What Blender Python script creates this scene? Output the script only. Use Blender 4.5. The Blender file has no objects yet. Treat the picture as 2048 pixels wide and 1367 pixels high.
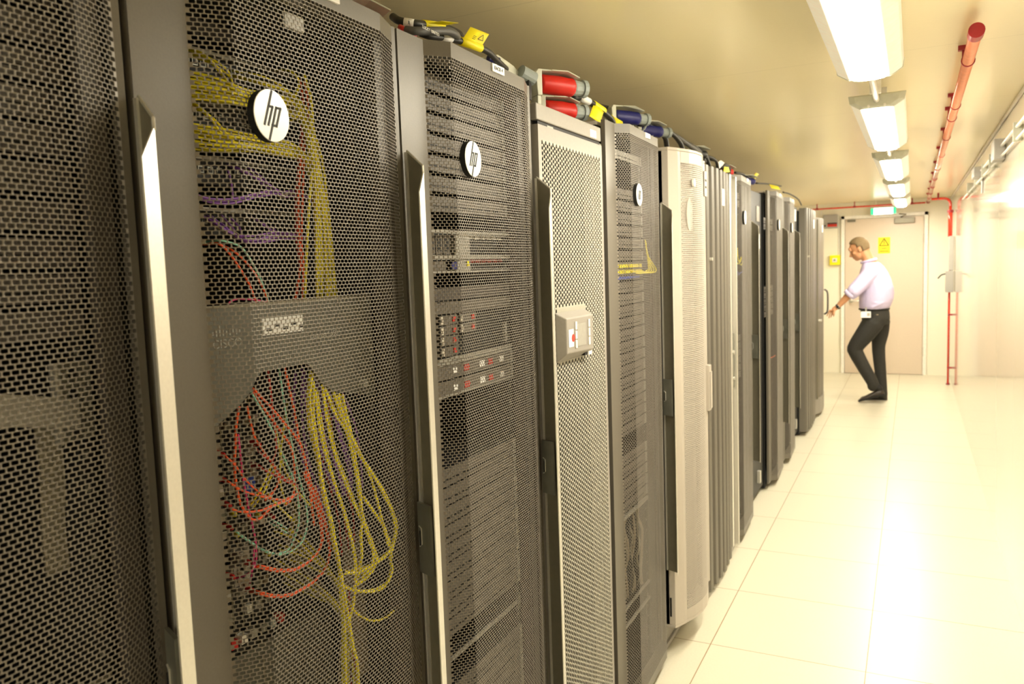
import bpy, bmesh, math, random
import numpy as np
from mathutils import Vector, Matrix
random.seed(7)
SC = bpy.context.scene
C = bpy.context.collection

# ---------------------------------------------------------------- camera
FPX, YAW, PITCH, ROLL = 1584.375, 0.470075, -0.0928495, -0.0357795
CP = Vector((0.748883, -3.228245, 1.611586))
_f = Vector((-math.sin(YAW)*math.cos(PITCH), math.cos(YAW)*math.cos(PITCH), math.sin(PITCH)))
_r = _f.cross(Vector((0, 0, 1))).normalized()
_u = _r.cross(_f)
CR = _r*math.cos(ROLL) + _u*math.sin(ROLL)
CU = -_r*math.sin(ROLL) + _u*math.cos(ROLL)
CF = _f
cd = bpy.data.cameras.new('camera'); cam = bpy.data.objects.new('camera', cd); C.objects.link(cam)
cam.matrix_world = Matrix(((CR.x, CU.x, -CF.x, CP.x), (CR.y, CU.y, -CF.y, CP.y), (CR.z, CU.z, -CF.z, CP.z), (0, 0, 0, 1)))
cd.sensor_width = 36; cd.lens = FPX/2048*36; cd.clip_start = 0.05
cd.dof.use_dof = True; cd.dof.focus_distance = 1.75; cd.dof.aperture_fstop = 6.3
SC.camera = cam
# ---------------------------------------------------------------- world, exposure, lamps
w = bpy.data.worlds.new('world'); SC.world = w; w.use_nodes = True
w.node_tree.nodes['Background'].inputs[0].default_value = (1, .93, .78, 1)
w.node_tree.nodes['Background'].inputs[1].default_value = 0.01
SC.view_settings.view_transform = 'Standard'; SC.view_settings.look = 'None'
SC.view_settings.gamma = 1; SC.view_settings.exposure = 0.9
try: SC.view_settings.use_curve_mapping = False
except Exception: pass
LAMP_STRENGTH = 50.0
LAMP_COLOR = (1.0, .92, .73, 1)

def P(px, py, x=None, y=None, z=None):
    """point where the sight line through a pixel meets a plane"""
    d = CF + CR*((px-1024)/FPX) - CU*((py-683.5)/FPX)
    if x is not None: t = (x-CP.x)/d.x
    elif y is not None: t = (y-CP.y)/d.y
    else: t = (z-CP.z)/d.z
    return CP + d*t

# ---------------------------------------------------------------- materials
def s2l(c): return tuple((v/12.92 if v <= .04045 else ((v+.055)/1.055)**2.4) for v in c)
def mat(name, rgb, rough=.5, metal=0.0, var=.06, scale=40, bump=0.0, emit=None, estr=0, coat=0.0, alpha=None, spec=.5):
    m = bpy.data.materials.new(name); m.use_nodes = True; nt = m.node_tree
    b = nt.nodes['Principled BSDF']
    rgb = s2l(rgb)
    b.inputs['Roughness'].default_value = rough; b.inputs['Metallic'].default_value = metal
    b.inputs['Specular IOR Level'].default_value = spec
    if coat: b.inputs['Coat Weight'].default_value = coat; b.inputs['Coat Roughness'].default_value = .08
    tc = nt.nodes.new('ShaderNodeTexCoord'); n = nt.nodes.new('ShaderNodeTexNoise'); n.inputs['Scale'].default_value = scale
    n.inputs['Detail'].default_value = 3
    nt.links.new(tc.outputs['Object'], n.inputs['Vector'])
    r = nt.nodes.new('ShaderNodeValToRGB')
    r.color_ramp.elements[0].position = .3; r.color_ramp.elements[1].position = .7
    r.color_ramp.elements[0].color = (*[c*(1-var) for c in rgb], 1)
    r.color_ramp.elements[1].color = (*[min(1, c*(1+var)) for c in rgb], 1)
    nt.links.new(n.outputs['Fac'], r.inputs[0]); nt.links.new(r.outputs[0], b.inputs['Base Color'])
    if bump:
        bp = nt.nodes.new('ShaderNodeBump'); bp.inputs['Strength'].default_value = bump; bp.inputs['Distance'].default_value = .002
        nt.links.new(n.outputs['Fac'], bp.inputs['Height']); nt.links.new(bp.outputs[0], b.inputs['Normal'])
    if emit:
        b.inputs['Emission Color'].default_value = (*emit, 1); b.inputs['Emission Strength'].default_value = estr
    return m
M = {}
M['graphite'] = mat('graphite_paint', (.40, .38, .345), .40, 0, .04, 300, .05)
M['graphite_dark'] = mat('dark_graphite_paint', (.30, .28, .27), .45, 0, .04, 200, .05)
M['mesh'] = mat('perforated_steel', (.50, .475, .44), .32, .25, .03, 60)
M['mesh_ups'] = mat('perforated_grey_steel', (.62, .61, .56), .45, 0, .03, 60)
M['grey_ups'] = mat('mid_grey_paint', (.56, .54, .51), .45, 0, .03, 120)
M['black'] = mat('black_paint', (.055, .055, .06), .5, 0, .1, 60)
M['inside'] = mat('rack_inside_black', (.02, .02, .022), .7, 0, .1, 20)
M['alu'] = mat('brushed_aluminium', (.88, .87, .84), .34, .75, .03, 200)
M['aludark'] = mat('anodised_aluminium', (.50, .48, .42), .42, .35, .05, 60)
M['zinc'] = mat('zinc_plate', (.52, .52, .48), .4, .6, .15, 18)
M['server'] = mat('server_bezel_grey', (.40, .38, .355), .5, .1, .08, 90)
M['server_l'] = mat('light_server_bezel', (.62, .61, .58), .45, .2, .06, 60)
M['server_d'] = mat('dark_server_slot', (.035, .035, .04), .6, 0, .2, 80)
M['cisco'] = mat('grey_olive_panel', (.40, .40, .37), .5, .1, .03, 120)
M['white'] = mat('white_plastic', (.93, .92, .90), .4)
M['label'] = mat('white_label', (.97, .97, .97), .5, 0, .01)
M['ink'] = mat('black_ink', (.06, .06, .06), .6)
M['lgrey'] = mat('light_grey_print', (.66, .66, .64), .5)
M['badge'] = mat('badge_white', (.93, .93, .92), .3, .1, .01)
M['compaq'] = mat('light_grey_door_paint', (.71, .68, .64), .4, 0, .02, 200)
M['compaq_in'] = mat('light_grey_backing', (.62, .61, .585), .6, 0, .05, 200)
M['red'] = mat('red_plug', (.78, .10, .06), .4, 0, .05)
M['blue'] = mat('blue_plug', (.10, .12, .42), .4, 0, .05)
M['plug_grey'] = mat('plug_gland_grey', (.58, .62, .62), .45)
M['socket'] = mat('socket_housing_grey', (.80, .81, .76), .5)
M['rubber'] = mat('black_cable_rubber', (.12, .12, .12), .45)
M['cable_grey'] = mat('dark_grey_cable', (.33, .33, .33), .5)
M['yellow_tag'] = mat('yellow_tag', (.98, .92, .05), .45, 0, .02)
M['yellow'] = mat('yellow_cable', (1.0, .93, .05), .4, 0, .04)
M['yellow_d'] = mat('ochre_cable', (.80, .75, .12), .4, 0, .04)
M['purple'] = mat('purple_cable', (.60, .38, .80), .4, 0, .04)
M['orange'] = mat('orange_fibre', (.98, .36, .12), .4, 0, .04)
M['redc'] = mat('red_cable', (.72, .16, .10), .4, 0, .04)
M['pink'] = mat('magenta_fibre', (.86, .22, .50), .4, 0, .04)
M['teal'] = mat('aqua_fibre', (.58, .86, .78), .4, 0, .04)
M['boot'] = mat('red_boot', (.80, .05, .05), .4)
M['tan_c'] = mat('grey_tan_cable', (.55, .50, .42), .5)
M['bluec'] = mat('blue_cable', (.15, .28, .72), .4)
M['led_red'] = mat('red_module', (.78, .20, .14), .4)
M['pipe'] = mat('red_pipe_gloss', (.86, .22, .12), .22, 0, .05, 30, 0, coat=.6)
M['pipe_sheen'] = mat('red_pipe_painted_sheen', (.93, .60, .46), .2, 0, .05, 30, 0, coat=.8)  # red paint with its bright reflections mixed into the base colour
M['pipe_d'] = mat('dark_red_clip', (.62, .10, .14), .4)
M['exit_g'] = mat('exit_green', (.10, .66, .38), .4, emit=(.02, .45, .18), estr=1.2)
M['exit_w'] = mat('exit_lit_panel', (1, 1, 1), .4, emit=(.9, 1, .9), estr=2.2)
M['door'] = mat('door_cream_paint', (.86, .80, .73), .35, 0, .015, 60)
M['frame'] = mat('white_frame_paint', (.97, .96, .93), .4)
M['box'] = mat('grey_box_paint', (.66, .65, .63), .4, 0, .01)
M['skin'] = mat('skin', (.80, .58, .42), .5, 0, .05, 60)
M['hair'] = mat('short_grey_brown_hair', (.50, .42, .30), .8, 0, .25, 160, .5)
M['shirt'] = mat('pale_lilac_cotton', (.80, .76, .90), .75, 0, .03, 20)
M['denim'] = mat('black_denim', (.17, .165, .15), .8, 0, .12, 50)
M['leather'] = mat('dark_leather', (.20, .17, .15), .35, 0, .1, 60)
M['diff'] = mat('lit_diffuser', (1, 1, 1), .4)
_b = M['diff'].node_tree.nodes['Principled BSDF']; _b.inputs['Emission Color'].default_value = LAMP_COLOR
_b.inputs['Emission Strength'].default_value = LAMP_STRENGTH

M['glow'] = mat('translucent_luminaire_wings', (.95, .93, .88), .4, emit=LAMP_COLOR[:3], estr=.12)

def surf(name, base, rough, kind):
    m = bpy.data.materials.new(name); m.use_nodes = True; nt = m.node_tree; b = nt.nodes['Principled BSDF']
    N = nt.nodes.new; L = nt.links.new
    tc = N('ShaderNodeTexCoord'); b.inputs['Roughness'].default_value = rough
    base = s2l(base)
    if kind == 'floor':
        b.inputs['Specular IOR Level'].default_value = .35
        sx = N('ShaderNodeSeparateXYZ'); L(tc.outputs['Object'], sx.inputs[0])
        outs = []
        for ax in (0, 1):
            mu = N('ShaderNodeMath'); mu.operation = 'MULTIPLY'; mu.inputs[1].default_value = 1/.6; L(sx.outputs[ax], mu.inputs[0])
            pp = N('ShaderNodeMath'); pp.operation = 'PINGPONG'; pp.inputs[1].default_value = .5; L(mu.outputs[0], pp.inputs[0])
            lt = N('ShaderNodeMath'); lt.operation = 'LESS_THAN'; lt.inputs[1].default_value = .003; L(pp.outputs[0], lt.inputs[0]); outs.append(lt)
        mx = N('ShaderNodeMath'); mx.operation = 'MAXIMUM'; L(outs[0].outputs[0], mx.inputs[0]); L(outs[1].outputs[0], mx.inputs[1])
        n = N('ShaderNodeTexNoise'); n.inputs['Scale'].default_value = 120; n.inputs['Detail'].default_value = 5; L(tc.outputs['Object'], n.inputs['Vector'])
        r = N('ShaderNodeValToRGB'); r.color_ramp.elements[0].position = .35; r.color_ramp.elements[1].position = .65
        r.color_ramp.elements[0].color = (*[c*.955 for c in base], 1); r.color_ramp.elements[1].color = (*base, 1); L(n.outputs['Fac'], r.inputs[0])
        mc = N('ShaderNodeMix'); mc.data_type = 'RGBA'; L(mx.outputs[0], mc.inputs[0]); L(r.outputs[0], mc.inputs[6]); mc.inputs[7].default_value = (*s2l((.55, .45, .30)), 1)
        L(mc.outputs[2], b.inputs['Base Color'])
        n2 = N('ShaderNodeTexNoise'); n2.inputs['Scale'].default_value = 250; L(tc.outputs['Object'], n2.inputs['Vector'])
        bp = N('ShaderNodeBump'); bp.inputs['Strength'].default_value = .05; bp.inputs['Distance'].default_value = .001
        L(n2.outputs['Fac'], bp.inputs['Height']); L(bp.outputs[0], b.inputs['Normal'])
    else:
        n = N('ShaderNodeTexNoise'); n.inputs['Scale'].default_value = 90 if kind == 'ceiling' else 3; n.inputs['Detail'].default_value = 4; L(tc.outputs['Object'], n.inputs['Vector'])
        r = N('ShaderNodeValToRGB'); r.color_ramp.elements[0].color = (*[c*.985 for c in base], 1); r.color_ramp.elements[1].color = (*base, 1); L(n.outputs['Fac'], r.inputs[0])
        # panel joints
        sx = N('ShaderNodeSeparateXYZ'); L(tc.outputs['Object'], sx.inputs[0])
        mu = N('ShaderNodeMath'); mu.operation = 'MULTIPLY'; mu.inputs[1].default_value = 1/1.2; L(sx.outputs[0 if kind == 'end' else 1], mu.inputs[0])
        pp = N('ShaderNodeMath'); pp.operation = 'PINGPONG'; pp.inputs[1].default_value = .5; L(mu.outputs[0], pp.inputs[0])
        lt = N('ShaderNodeMath'); lt.operation = 'LESS_THAN'; lt.inputs[1].default_value = .0012; L(pp.outputs[0], lt.inputs[0])
        mc = N('ShaderNodeMix'); mc.data_type = 'RGBA'; L(lt.outputs[0], mc.inputs[0]); L(r.outputs[0], mc.inputs[6])
        mc.inputs[7].default_value = (*[c*.8 for c in base], 1); L(mc.outputs[2], b.inputs['Base Color'])
        bp = N('ShaderNodeBump'); bp.inputs['Strength'].default_value = .12 if kind == 'ceiling' else .012; bp.inputs['Distance'].default_value = .001 if kind == 'ceiling' else .004
        L(n.outputs['Fac'], bp.inputs['Height']); L(bp.outputs[0], b.inputs['Normal'])
        if kind == 'wall': b.inputs['Specular IOR Level'].default_value = .8
    return m
M['floor'] = surf('vinyl_floor_tiles', (.84, .82, .745), .32, 'floor')
M['ceiling'] = surf('ceiling_gloss_panels', (.97, .93, .78), .22, 'ceiling')
M['wall'] = surf('polished_white_wall_panels', (.85, .81, .74), .07, 'wall')
M['endwall'] = surf('painted_end_wall', (.97, .955, .885), .35, 'end')

# ---------------------------------------------------------------- mesh helpers
class MB:
    def __init__(s): s.v = []; s.f = []; s.m = []; s.mats = []
    def mi(s, m):
        if m not in s.mats: s.mats.append(m)
        return s.mats.index(m)
    def add(s, vs, fs, m='graphite'):
        o = len(s.v); k = s.mi(m); s.v += [tuple(v) for v in vs]
        for f in fs: s.f.append(tuple(i+o for i in f)); s.m.append(k)
        return s
    def box(s, x0, x1, y0, y1, z0, z1, m='graphite'):
        x0, x1 = min(x0, x1), max(x0, x1); y0, y1 = min(y0, y1), max(y0, y1); z0, z1 = min(z0, z1), max(z0, z1)
        vs = [(x, y, z) for z in (z0, z1) for y in (y0, y1) for x in (x0, x1)]
        return s.add(vs, [(0, 2, 3, 1), (4, 5, 7, 6), (0, 1, 5, 4), (2, 6, 7, 3), (0, 4, 6, 2), (1, 3, 7, 5)], m)
    def prism(s, pts, z0, z1, m='graphite'):
        """plan outline (x, y) extruded in z"""
        n = len(pts); vs = [(x, y, z0) for x, y in pts]+[(x, y, z1) for x, y in pts]
        fs = [tuple(range(n))[::-1], tuple(range(n, 2*n))]+[(i, (i+1) % n, (i+1) % n+n, i+n) for i in range(n)]
        return s.add(vs, fs, m)
    def extr(s, pts, d, m='graphite'):
        """closed 3D outline extruded by vector d"""
        n = len(pts); d = Vector(d); vs = [tuple(p) for p in pts]+[tuple(Vector(p)+d) for p in pts]
        fs = [tuple(range(n))[::-1], tuple(range(n, 2*n))]+[(i, (i+1) % n, (i+1) % n+n, i+n) for i in range(n)]
        return s.add(vs, fs, m)
    def tube(s, pts, r, m='graphite', n=8, caps=True):
        pts = [Vector(p) for p in pts]; k = len(pts)
        rs = r if isinstance(r, (list, tuple)) else [r]*k
        vs = []; nrm = None
        for i, p in enumerate(pts):
            t = (pts[min(i+1, k-1)]-pts[max(i-1, 0)]).normalized()
            if nrm is None:
                a = Vector((0, 0, 1)) if abs(t.z) < .9 else Vector((1, 0, 0)); nrm = t.cross(a).normalized()
            else:
                nrm = (nrm-t*nrm.dot(t)).normalized()
            bi = t.cross(nrm)
            for j in range(n):
                a = 2*math.pi*j/n; vs.append(p+(nrm*math.cos(a)+bi*math.sin(a))*rs[i])
        fs = [(i*n+j, i*n+(j+1) % n, (i+1)*n+(j+1) % n, (i+1)*n+j) for i in range(k-1) for j in range(n)]
        if caps: fs += [tuple(range(n))[::-1], tuple(range((k-1)*n, k*n))]
        return s.add(vs, fs, m)
    def loft(s, rings, m='graphite', caps=True):
        n = len(rings[0]); vs = [p for r in rings for p in r]
        fs = [(i*n+j, i*n+(j+1) % n, (i+1)*n+(j+1) % n, (i+1)*n+j) for i in range(len(rings)-1) for j in range(n)]
        if caps: fs += [tuple(range(n))[::-1], tuple(range((len(rings)-1)*n, len(rings)*n))]
        return s.add(vs, fs, m)
    def ball(s, c, r, m='graphite', n=12, k=8):
        if not isinstance(r, (tuple, list)): r = (r, r, r)
        rings = []
        for i in range(k+1):
            a = math.pi*(i+.02)/(k+.04); z = -math.cos(a); q = math.sin(a)
            rings.append([(c[0]+r[0]*q*math.cos(2*math.pi*j/n), c[1]+r[1]*q*math.sin(2*math.pi*j/n), c[2]+r[2]*z) for j in range(n)])
        return s.loft(rings, m)
    def build(s, name, parent=None, smooth=False, bevel=0, loc=None):
        me = bpy.data.meshes.new(name); me.from_pydata(s.v, [], s.f)
        for k in s.mats: me.materials.append(M[k])
        me.polygons.foreach_set('material_index', s.m)
        me.update()
        o = bpy.data.objects.new(name, me); C.objects.link(o)
        if smooth:
            me.polygons.foreach_set('use_smooth', [True]*len(me.polygons))
        if bevel:
            b = o.modifiers.new('bevel', 'BEVEL'); b.width = bevel; b.segments = 2; b.limit_method = 'ANGLE'
        if parent is not None: put(o, parent)
        return o
def put(o, parent):
    """parent a part whose mesh is in world coordinates to a root standing at a location"""
    o.parent = parent
    o.matrix_parent_inverse = WORLD(parent).inverted()
def WORLD(o):
    m = Matrix.Translation(o.location) @ o.rotation_euler.to_matrix().to_4x4()
    return m if o.parent is None else WORLD(o.parent) @ o.matrix_parent_inverse @ m
def tag(o, label=None, cat=None, group=None, kind=None):
    if label: o['label'] = label
    if cat: o['category'] = cat
    if group: o['group'] = group
    if kind: o['kind'] = kind
    return o
def thing(name, label, cat, loc=(0, 0, 0), group=None):
    o = bpy.data.objects.new(name, None); o.empty_display_size = .1; C.objects.link(o); o.location = loc
    return tag(o, label, cat, group)
def struct(o): o['kind'] = 'structure'; return o
def smooth_path(pts, n=8):
    pts = [Vector(p) for p in pts]
    if len(pts) < 3: return pts
    q = [pts[0]*2-pts[1]]+pts+[pts[-1]*2-pts[-2]]; out = []
    for i in range(1, len(q)-2):
        a, b, c, d = q[i-1], q[i], q[i+1], q[i+2]
        for k in range(n):
            t = k/n; out.append(.5*((2*b)+(c-a)*t+(2*a-5*b+4*c-d)*t*t+(3*b-a-3*c+d)*t**3))
    out.append(pts[-1]); return out
def text(body, size, m, loc, rot, name, parent, ext=.0004, align='CENTER', sx=1):
    cu = bpy.data.curves.new(name, 'FONT'); cu.body = body; cu.size = size; cu.extrude = ext; cu.align_x = align; cu.align_y = 'CENTER'
    cu.materials.append(M[m]); cu.space_character = sx
    t = bpy.data.objects.new(name+'_tmp', cu); C.objects.link(t)
    dg = bpy.context.evaluated_depsgraph_get(); me = bpy.data.meshes.new_from_object(t.evaluated_get(dg))
    bpy.data.objects.remove(t); bpy.data.curves.remove(cu)
    o = bpy.data.objects.new(name, me); C.objects.link(o)
    o.matrix_world = Matrix.Translation(Vector(loc)) @ rot
    if parent is not None:
        mw = o.matrix_world.copy(); o.parent = parent; o.matrix_parent_inverse = WORLD(parent).inverted(); o.matrix_basis = mw
    return o
# writing that faces the aisle (+x) reads along +y
FACE_X = Matrix(((0, 0, 1, 0), (1, 0, 0, 0), (0, 1, 0, 0), (0, 0, 0, 1)))
# writing that faces the camera end (-y) reads along +x
FACE_Y = Matrix(((1, 0, 0, 0), (0, 0, -1, 0), (0, 1, 0, 0), (0, 0, 0, 1)))

# ================================================================ the setting
XL, XR, YB, YE, ZC = -1.24, 1.185, -5.2, 8.6, 2.33
struct(MB().box(XL-.1, XR+.1, YB-.1, YE+.1, -.08, 0, 'floor').build('floor'))
struct(MB().box(XL-.1, XR+.1, YB-.1, YE+.1, ZC, ZC+.08, 'ceiling').build('ceiling'))
struct(MB().box(XR, XR+.1, YB, YE, 0, ZC, 'wall').build('wall_right'))
struct(MB().box(XL-.1, XL, YB, YE, 0, ZC, 'wall').build('wall_left'))
struct(MB().box(XL-.1, XR+.1, YE, YE+.1, 0, ZC, 'endwall').build('wall_end'))
struct(MB().box(XL-.1, XR+.1, YB-.1, YB, 0, ZC, 'endwall').build('wall_behind_the_camera'))
# door in the end wall
DX0, DX1, DZ = -.085, .868, 2.105
d = struct(MB().box(DX0, DX1, YE-.03, YE-.001, .004, DZ, 'door').build('door_1', bevel=.002))
fr = MB()
for a, b, c0, c1 in ((DX0-.05, DX0-.006, 0, DZ+.05), (DX1+.006, DX1+.05, 0, DZ+.05), (DX0-.05, DX1+.05, DZ+.006, DZ+.05)):
    fr.box(a, b, YE-.045, YE-.001, c0, c1, 'frame')
struct(fr.build('trim_1', bevel=.003))
h = MB(); h.tube([(DX0+.08, YE-.03, 1.0), (DX0+.08, YE-.08, 1.0)], .012, 'alu'); h.tube(smooth_path([(DX0+.08, YE-.08, 1.0), (DX0+.12, YE-.085, 1.0), (DX0+.21, YE-.08, 1.0)]), .01, 'alu')
h.tube([(DX0+.08, YE-.031, 1.0), (DX0+.08, YE-.04, 1.0)], .027, 'alu', 16)
h.build('door_handle', d, True)
h = MB(); h.box(.52, .76, YE-.085, YE-.031, 2.02, 2.09, 'aludark'); h.build('door_closer', d, bevel=.004)
a = MB(); a.tube([(.60, YE-.06, 2.10), (.66, YE-.16, 2.13), (.58, YE-.05, 2.145)], .008, 'aludark'); a.build('closer_arm', d)
h = MB(); h.box(DX0+.03, DX0+.13, YE-.05, YE-.031, 2.07, 2.10, 'aludark'); h.build('door_contact', d)
for hz in (.25, 1.75):
    h = MB(); h.tube([(DX1+.003, YE-.045, hz), (DX1+.003, YE-.045, hz+.12)], .008, 'alu'); h.build('hinge', d)
def plain_text(lines, size, m, loc, rot, parent, name='lettering', dz=None):
    for i, l in enumerate(lines):
        text(l, size, m, Vector(loc)-Vector((0, 0, (dz or size*1.3)*i)), rot, name, parent)
# warning sign on the door
sg = MB(); sg.box(.325, .472, YE-.034, YE-.0305, 1.63, 1.845, 'yellow_tag'); sgn = sg.build('warning_sign')
tag(sgn, 'yellow rectangular warning sign with a black triangle on the cream end door', 'sign')
t = MB(); cx_ = .398
for (xa, za), (xb, zb) in (((-.055, 1.735), (.055, 1.735)), ((.055, 1.735), (0, 1.83)), ((0, 1.83), (-.055, 1.735))):
    t.tube([(cx_+xa, YE-.0355, za), (cx_+xb, YE-.0355, zb)], .0045, 'ink', 6)
t.tube([(cx_+.006, YE-.0355, 1.81), (cx_-.007, YE-.0355, 1.776), (cx_+.007, YE-.0355, 1.78), (cx_-.004, YE-.0355, 1.748)], .003, 'ink', 6)
t.build('warning_symbol', sgn)
t = MB(); t.box(cx_-.03, cx_+.03, YE-.0352, YE-.034, 1.694, 1.701, 'ink'); t.build('ruled_line', sgn)
t = MB(); t.box(cx_-.055, cx_+.055, YE-.0352, YE-.034, 1.655, 1.663, 'ink'); t.build('ruled_line', sgn)

# exit sign on the ceiling in front of the end wall
ex = thing('exit_sign', 'lit green and white emergency exit sign hanging above the end door', 'exit sign', (.39, 8.5, ZC))
s = MB(); s.box(.235, .545, 8.44, 8.50, 2.14, 2.235, 'frame'); s.build('sign_housing', ex, bevel=.003)
s = MB(); s.box(.275, .505, 8.435, 8.439, 2.147, 2.228, 'exit_w'); s.build('lit_panel', ex)
s = MB(); s.box(.238, .274, 8.433, 8.439, 2.147, 2.228, 'exit_g'); s.build('green_panel', ex)
s = MB(); s.box(.506, .542, 8.433, 8.439, 2.147, 2.228, 'exit_g'); s.build('green_panel', ex)
for x in (.30, .48):
    s = MB(); s.tube([(x, 8.47, 2.235), (x, 8.47, ZC)], .006, 'frame'); s.build('bracket', ex)

# control panel with a red bar, and a yellow call box, left of the door
cp = thing('alarm_panel', 'light grey wall panel with a red and black display high on the end wall', 'alarm panel', (-.27, YE, 2.0))
s = MB(); s.box(-.365, -.175, YE-.07, YE-.001, 2.005, 2.185, 'box'); s.build('panel_housing', cp, bevel=.006)
s = MB(); s.box(-.305, -.185, YE-.075, YE-.07, 2.02, 2.055, 'led_red'); s.build('red_display', cp)
s = MB(); s.box(-.305, -.185, YE-.0755, YE-.07, 2.057, 2.072, 'ink'); s.build('black_display_bar', cp)
s = MB(); s.tube([(-.338, YE-.078, 2.035), (-.338, YE-.07, 2.035)], .011, 'ink', 12); s.build('key_switch', cp)
yb = thing('call_box', 'square yellow push button box on the end wall left of the door', 'call box', (-.21, YE, 1.57))
s = MB(); s.box(-.28, -.145, YE-.06, YE-.001, 1.495, 1.63, 'yellow_tag'); s.build('box_housing', yb, bevel=.006)
s = MB(); s.box(-.245, -.185, YE-.065, YE-.06, 1.535, 1.59, 'white'); s.build('button_panel', yb)
s = MB(); s.tube([(-.215, YE-.074, 1.562), (-.215, YE-.065, 1.562)], .014, 'server_l', 12); s.build('push_button', yb)
s = MB(); s.tube([(-.165, YE-.008, 1.63), (-.165, YE-.008, 2.005)], .007, 'frame'); tag(s.build('cable_conduit'), 'thin white conduit between the yellow call box and the alarm panel', 'conduit')
s = MB(); s.tube([(-.39, YE-.008, .75), (-.39, YE-.008, 2.25)], .008, 'frame'); s.box(-.405, -.375, YE-.02, YE-.001, 1.6, 1.62, 'frame'); s.box(-.405, -.375, YE-.02, YE-.001, 1.1, 1.12, 'frame')
tag(s.build('cable_conduit'), 'long thin white conduit down the end wall beside the last rack', 'conduit')

# ---------------------------------------------------------------- ceiling luminaires
def luminaire(y0, label, grp='ceiling luminaires along the aisle'):
    y1 = y0+1.42; cx = .61
    t = thing('ceiling_light', label, 'ceiling light', (cx, y0, ZC), grp)
    prof = [(-.105, 2.262), (-.10, 2.232), (-.062, 2.208), (.062, 2.208), (.10, 2.232), (.105, 2.262)]
    h = MB(); h.loft([[(cx+x, y, z) for x, z in prof] for y in (y0, y1)], 'glow'); h.build('light_housing', t, bevel=.003)
    h = MB(); pr = [(-.052, 2.2078), (-.048, 2.2), (-.02, 2.196), (.02, 2.196), (.048, 2.2), (.052, 2.2078)]
    h.loft([[(cx+x, y, z) for x, z in pr] for y in (y0+.03, y1-.03)], 'diff'); h.build('diffuser', t, True)
    for yy in (y0, y1):
        s_ = -1 if yy == y0 else 1
        h = MB(); h.loft([[(cx+x*k, yy+s_*q, 2.235+(z-2.235)*k) for x, z in prof] for k, q in ((1.02, -.004), (1.02, .01), (.8, .022))], 'socket'); h.build('end_cap', t)
        for xx in (-.03, .03):
            h = MB(); h.tube([(cx+xx, yy+s_*.012, 2.215), (cx+xx, yy+s_*.026, 2.215)], .005, 'white'); h.build('screw', t)
    for yy in (y0+.25, y1-.25):
        h = MB(); h.box(cx-.03, cx+.03, yy-.02, yy+.02, 2.262, ZC, 'white'); h.build('mounting_bracket', t)
    return t
L0 = luminaire(.40, 'lit ceiling light, the second nearest of the row, fully in view')
NAMES = {-3: None, -2: 'lit ceiling light directly above the viewpoint', -1: 'lit ceiling light, the nearest and largest in view, cut by the top edge',
         1: 'lit ceiling light, third from the nearest', 2: 'lit ceiling light, second from the far door', 3: 'lit ceiling light nearest the exit sign'}
for k in (-3, -1, 1, 2, 3):  # first copy is added out of view behind the camera as fill light
    r = L0.copy(); C.objects.link(r); r.location.y += 2.03*k
    r['label'] = NAMES[k] or 'added unseen fill light behind the viewpoint, farthest from the door'
    for ch in list(L0.children):
        c = ch.copy(); C.objects.link(c); c.parent = r; c.matrix_parent_inverse = ch.matrix_parent_inverse.copy()
for k in range(-1, 3):
    ya = .40+1.42+2.03*k+.03; yb2 = .40+2.03*(k+1)-.03
    s = MB(); s.tube([(.61, ya, 2.235), (.61, (ya+yb2)/2, 2.24), (.61, yb2, 2.235)], .011, 'white'); s.box(.59, .63, yb2-.12, yb2-.10, 2.24, ZC, 'white')
    tag(s.build('cable_conduit', smooth=False), ['short white conduit behind the viewpoint lights', 'short white conduit joining the overhead and nearest ceiling lights',
        'short white conduit joining the nearest and second ceiling lights', 'short white conduit joining the second and third ceiling lights', 'short white conduit joining the third and fourth ceiling lights'][k+2], 'conduit', 'conduits between ceiling lights')

# ---------------------------------------------------------------- red sprinkler pipework
PX, PZ, PR = .912, 2.272, .0185
pp = thing('sprinkler_pipe', 'thick glossy red pipe running along the ceiling above the aisle', 'pipe', (PX, -.38, PZ))
s = MB(); s.tube([(PX, -.36, PZ), (PX, 8.42, PZ)], PR, 'pipe_sheen', 20); s.build('pipe_run', pp, True)
s = MB(); s.tube([(PX, -.40, PZ), (PX, -.34, PZ)], PR*1.22, 'pipe_d', 20); s.build('end_cap', pp)
s = MB(); s.tube([(PX, 8.38, PZ), (PX, 8.44, PZ)], PR*1.25, 'pipe_d', 20); s.build('tee_fitting', pp)
for y in (.02, .95, 1.32, 2.05, 2.95, 3.9, 4.85, 5.8, 6.75, 7.6):
    s = MB()
    ring = [(PX+(PR+.0015)*math.cos(a*math.pi/8), (PR+.0015)*math.sin(a*math.pi/8)+PZ) for a in range(16)]
    s.tube([(x, y, z) for x, z in ring+ring[:1]], .0028, 'pipe_d', 6); s.build('pipe_clip', pp)
    s = MB(); s.tube([(PX-.012, y+.03, PZ+.01), (PX-.012, y+.03, ZC)], .006, 'pipe_d', 8); s.box(PX-.03, PX+.006, y+.018, y+.042, ZC-.016, ZC, 'pipe_d'); s.build('hanger', pp)
p2 = thing('sprinkler_pipe', 'thin red pipe crossing the end wall just below the ceiling', 'pipe', (.3, 8.42, 2.265))
s = MB(); s.tube([(-1.2, 8.42, 2.262), (PX-.03, 8.42, 2.262)], .0105, 'pipe', 12); s.build('pipe_run', p2, True)
for x in (-.9, -.43, .04, .73):
    s = MB(); s.tube([(x, 8.42, 2.262), (x, 8.42, ZC)], .007, 'pipe_d', 8); s.box(x-.014, x+.014, 8.406, 8.434, 2.25, 2.276, 'pipe_d'); s.build('hanger', p2)
p3 = thing('sprinkler_pipe', 'red pipe with an elbow dropping down the right wall near the far end', 'pipe', (1.14, 7.75, 0))
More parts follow.
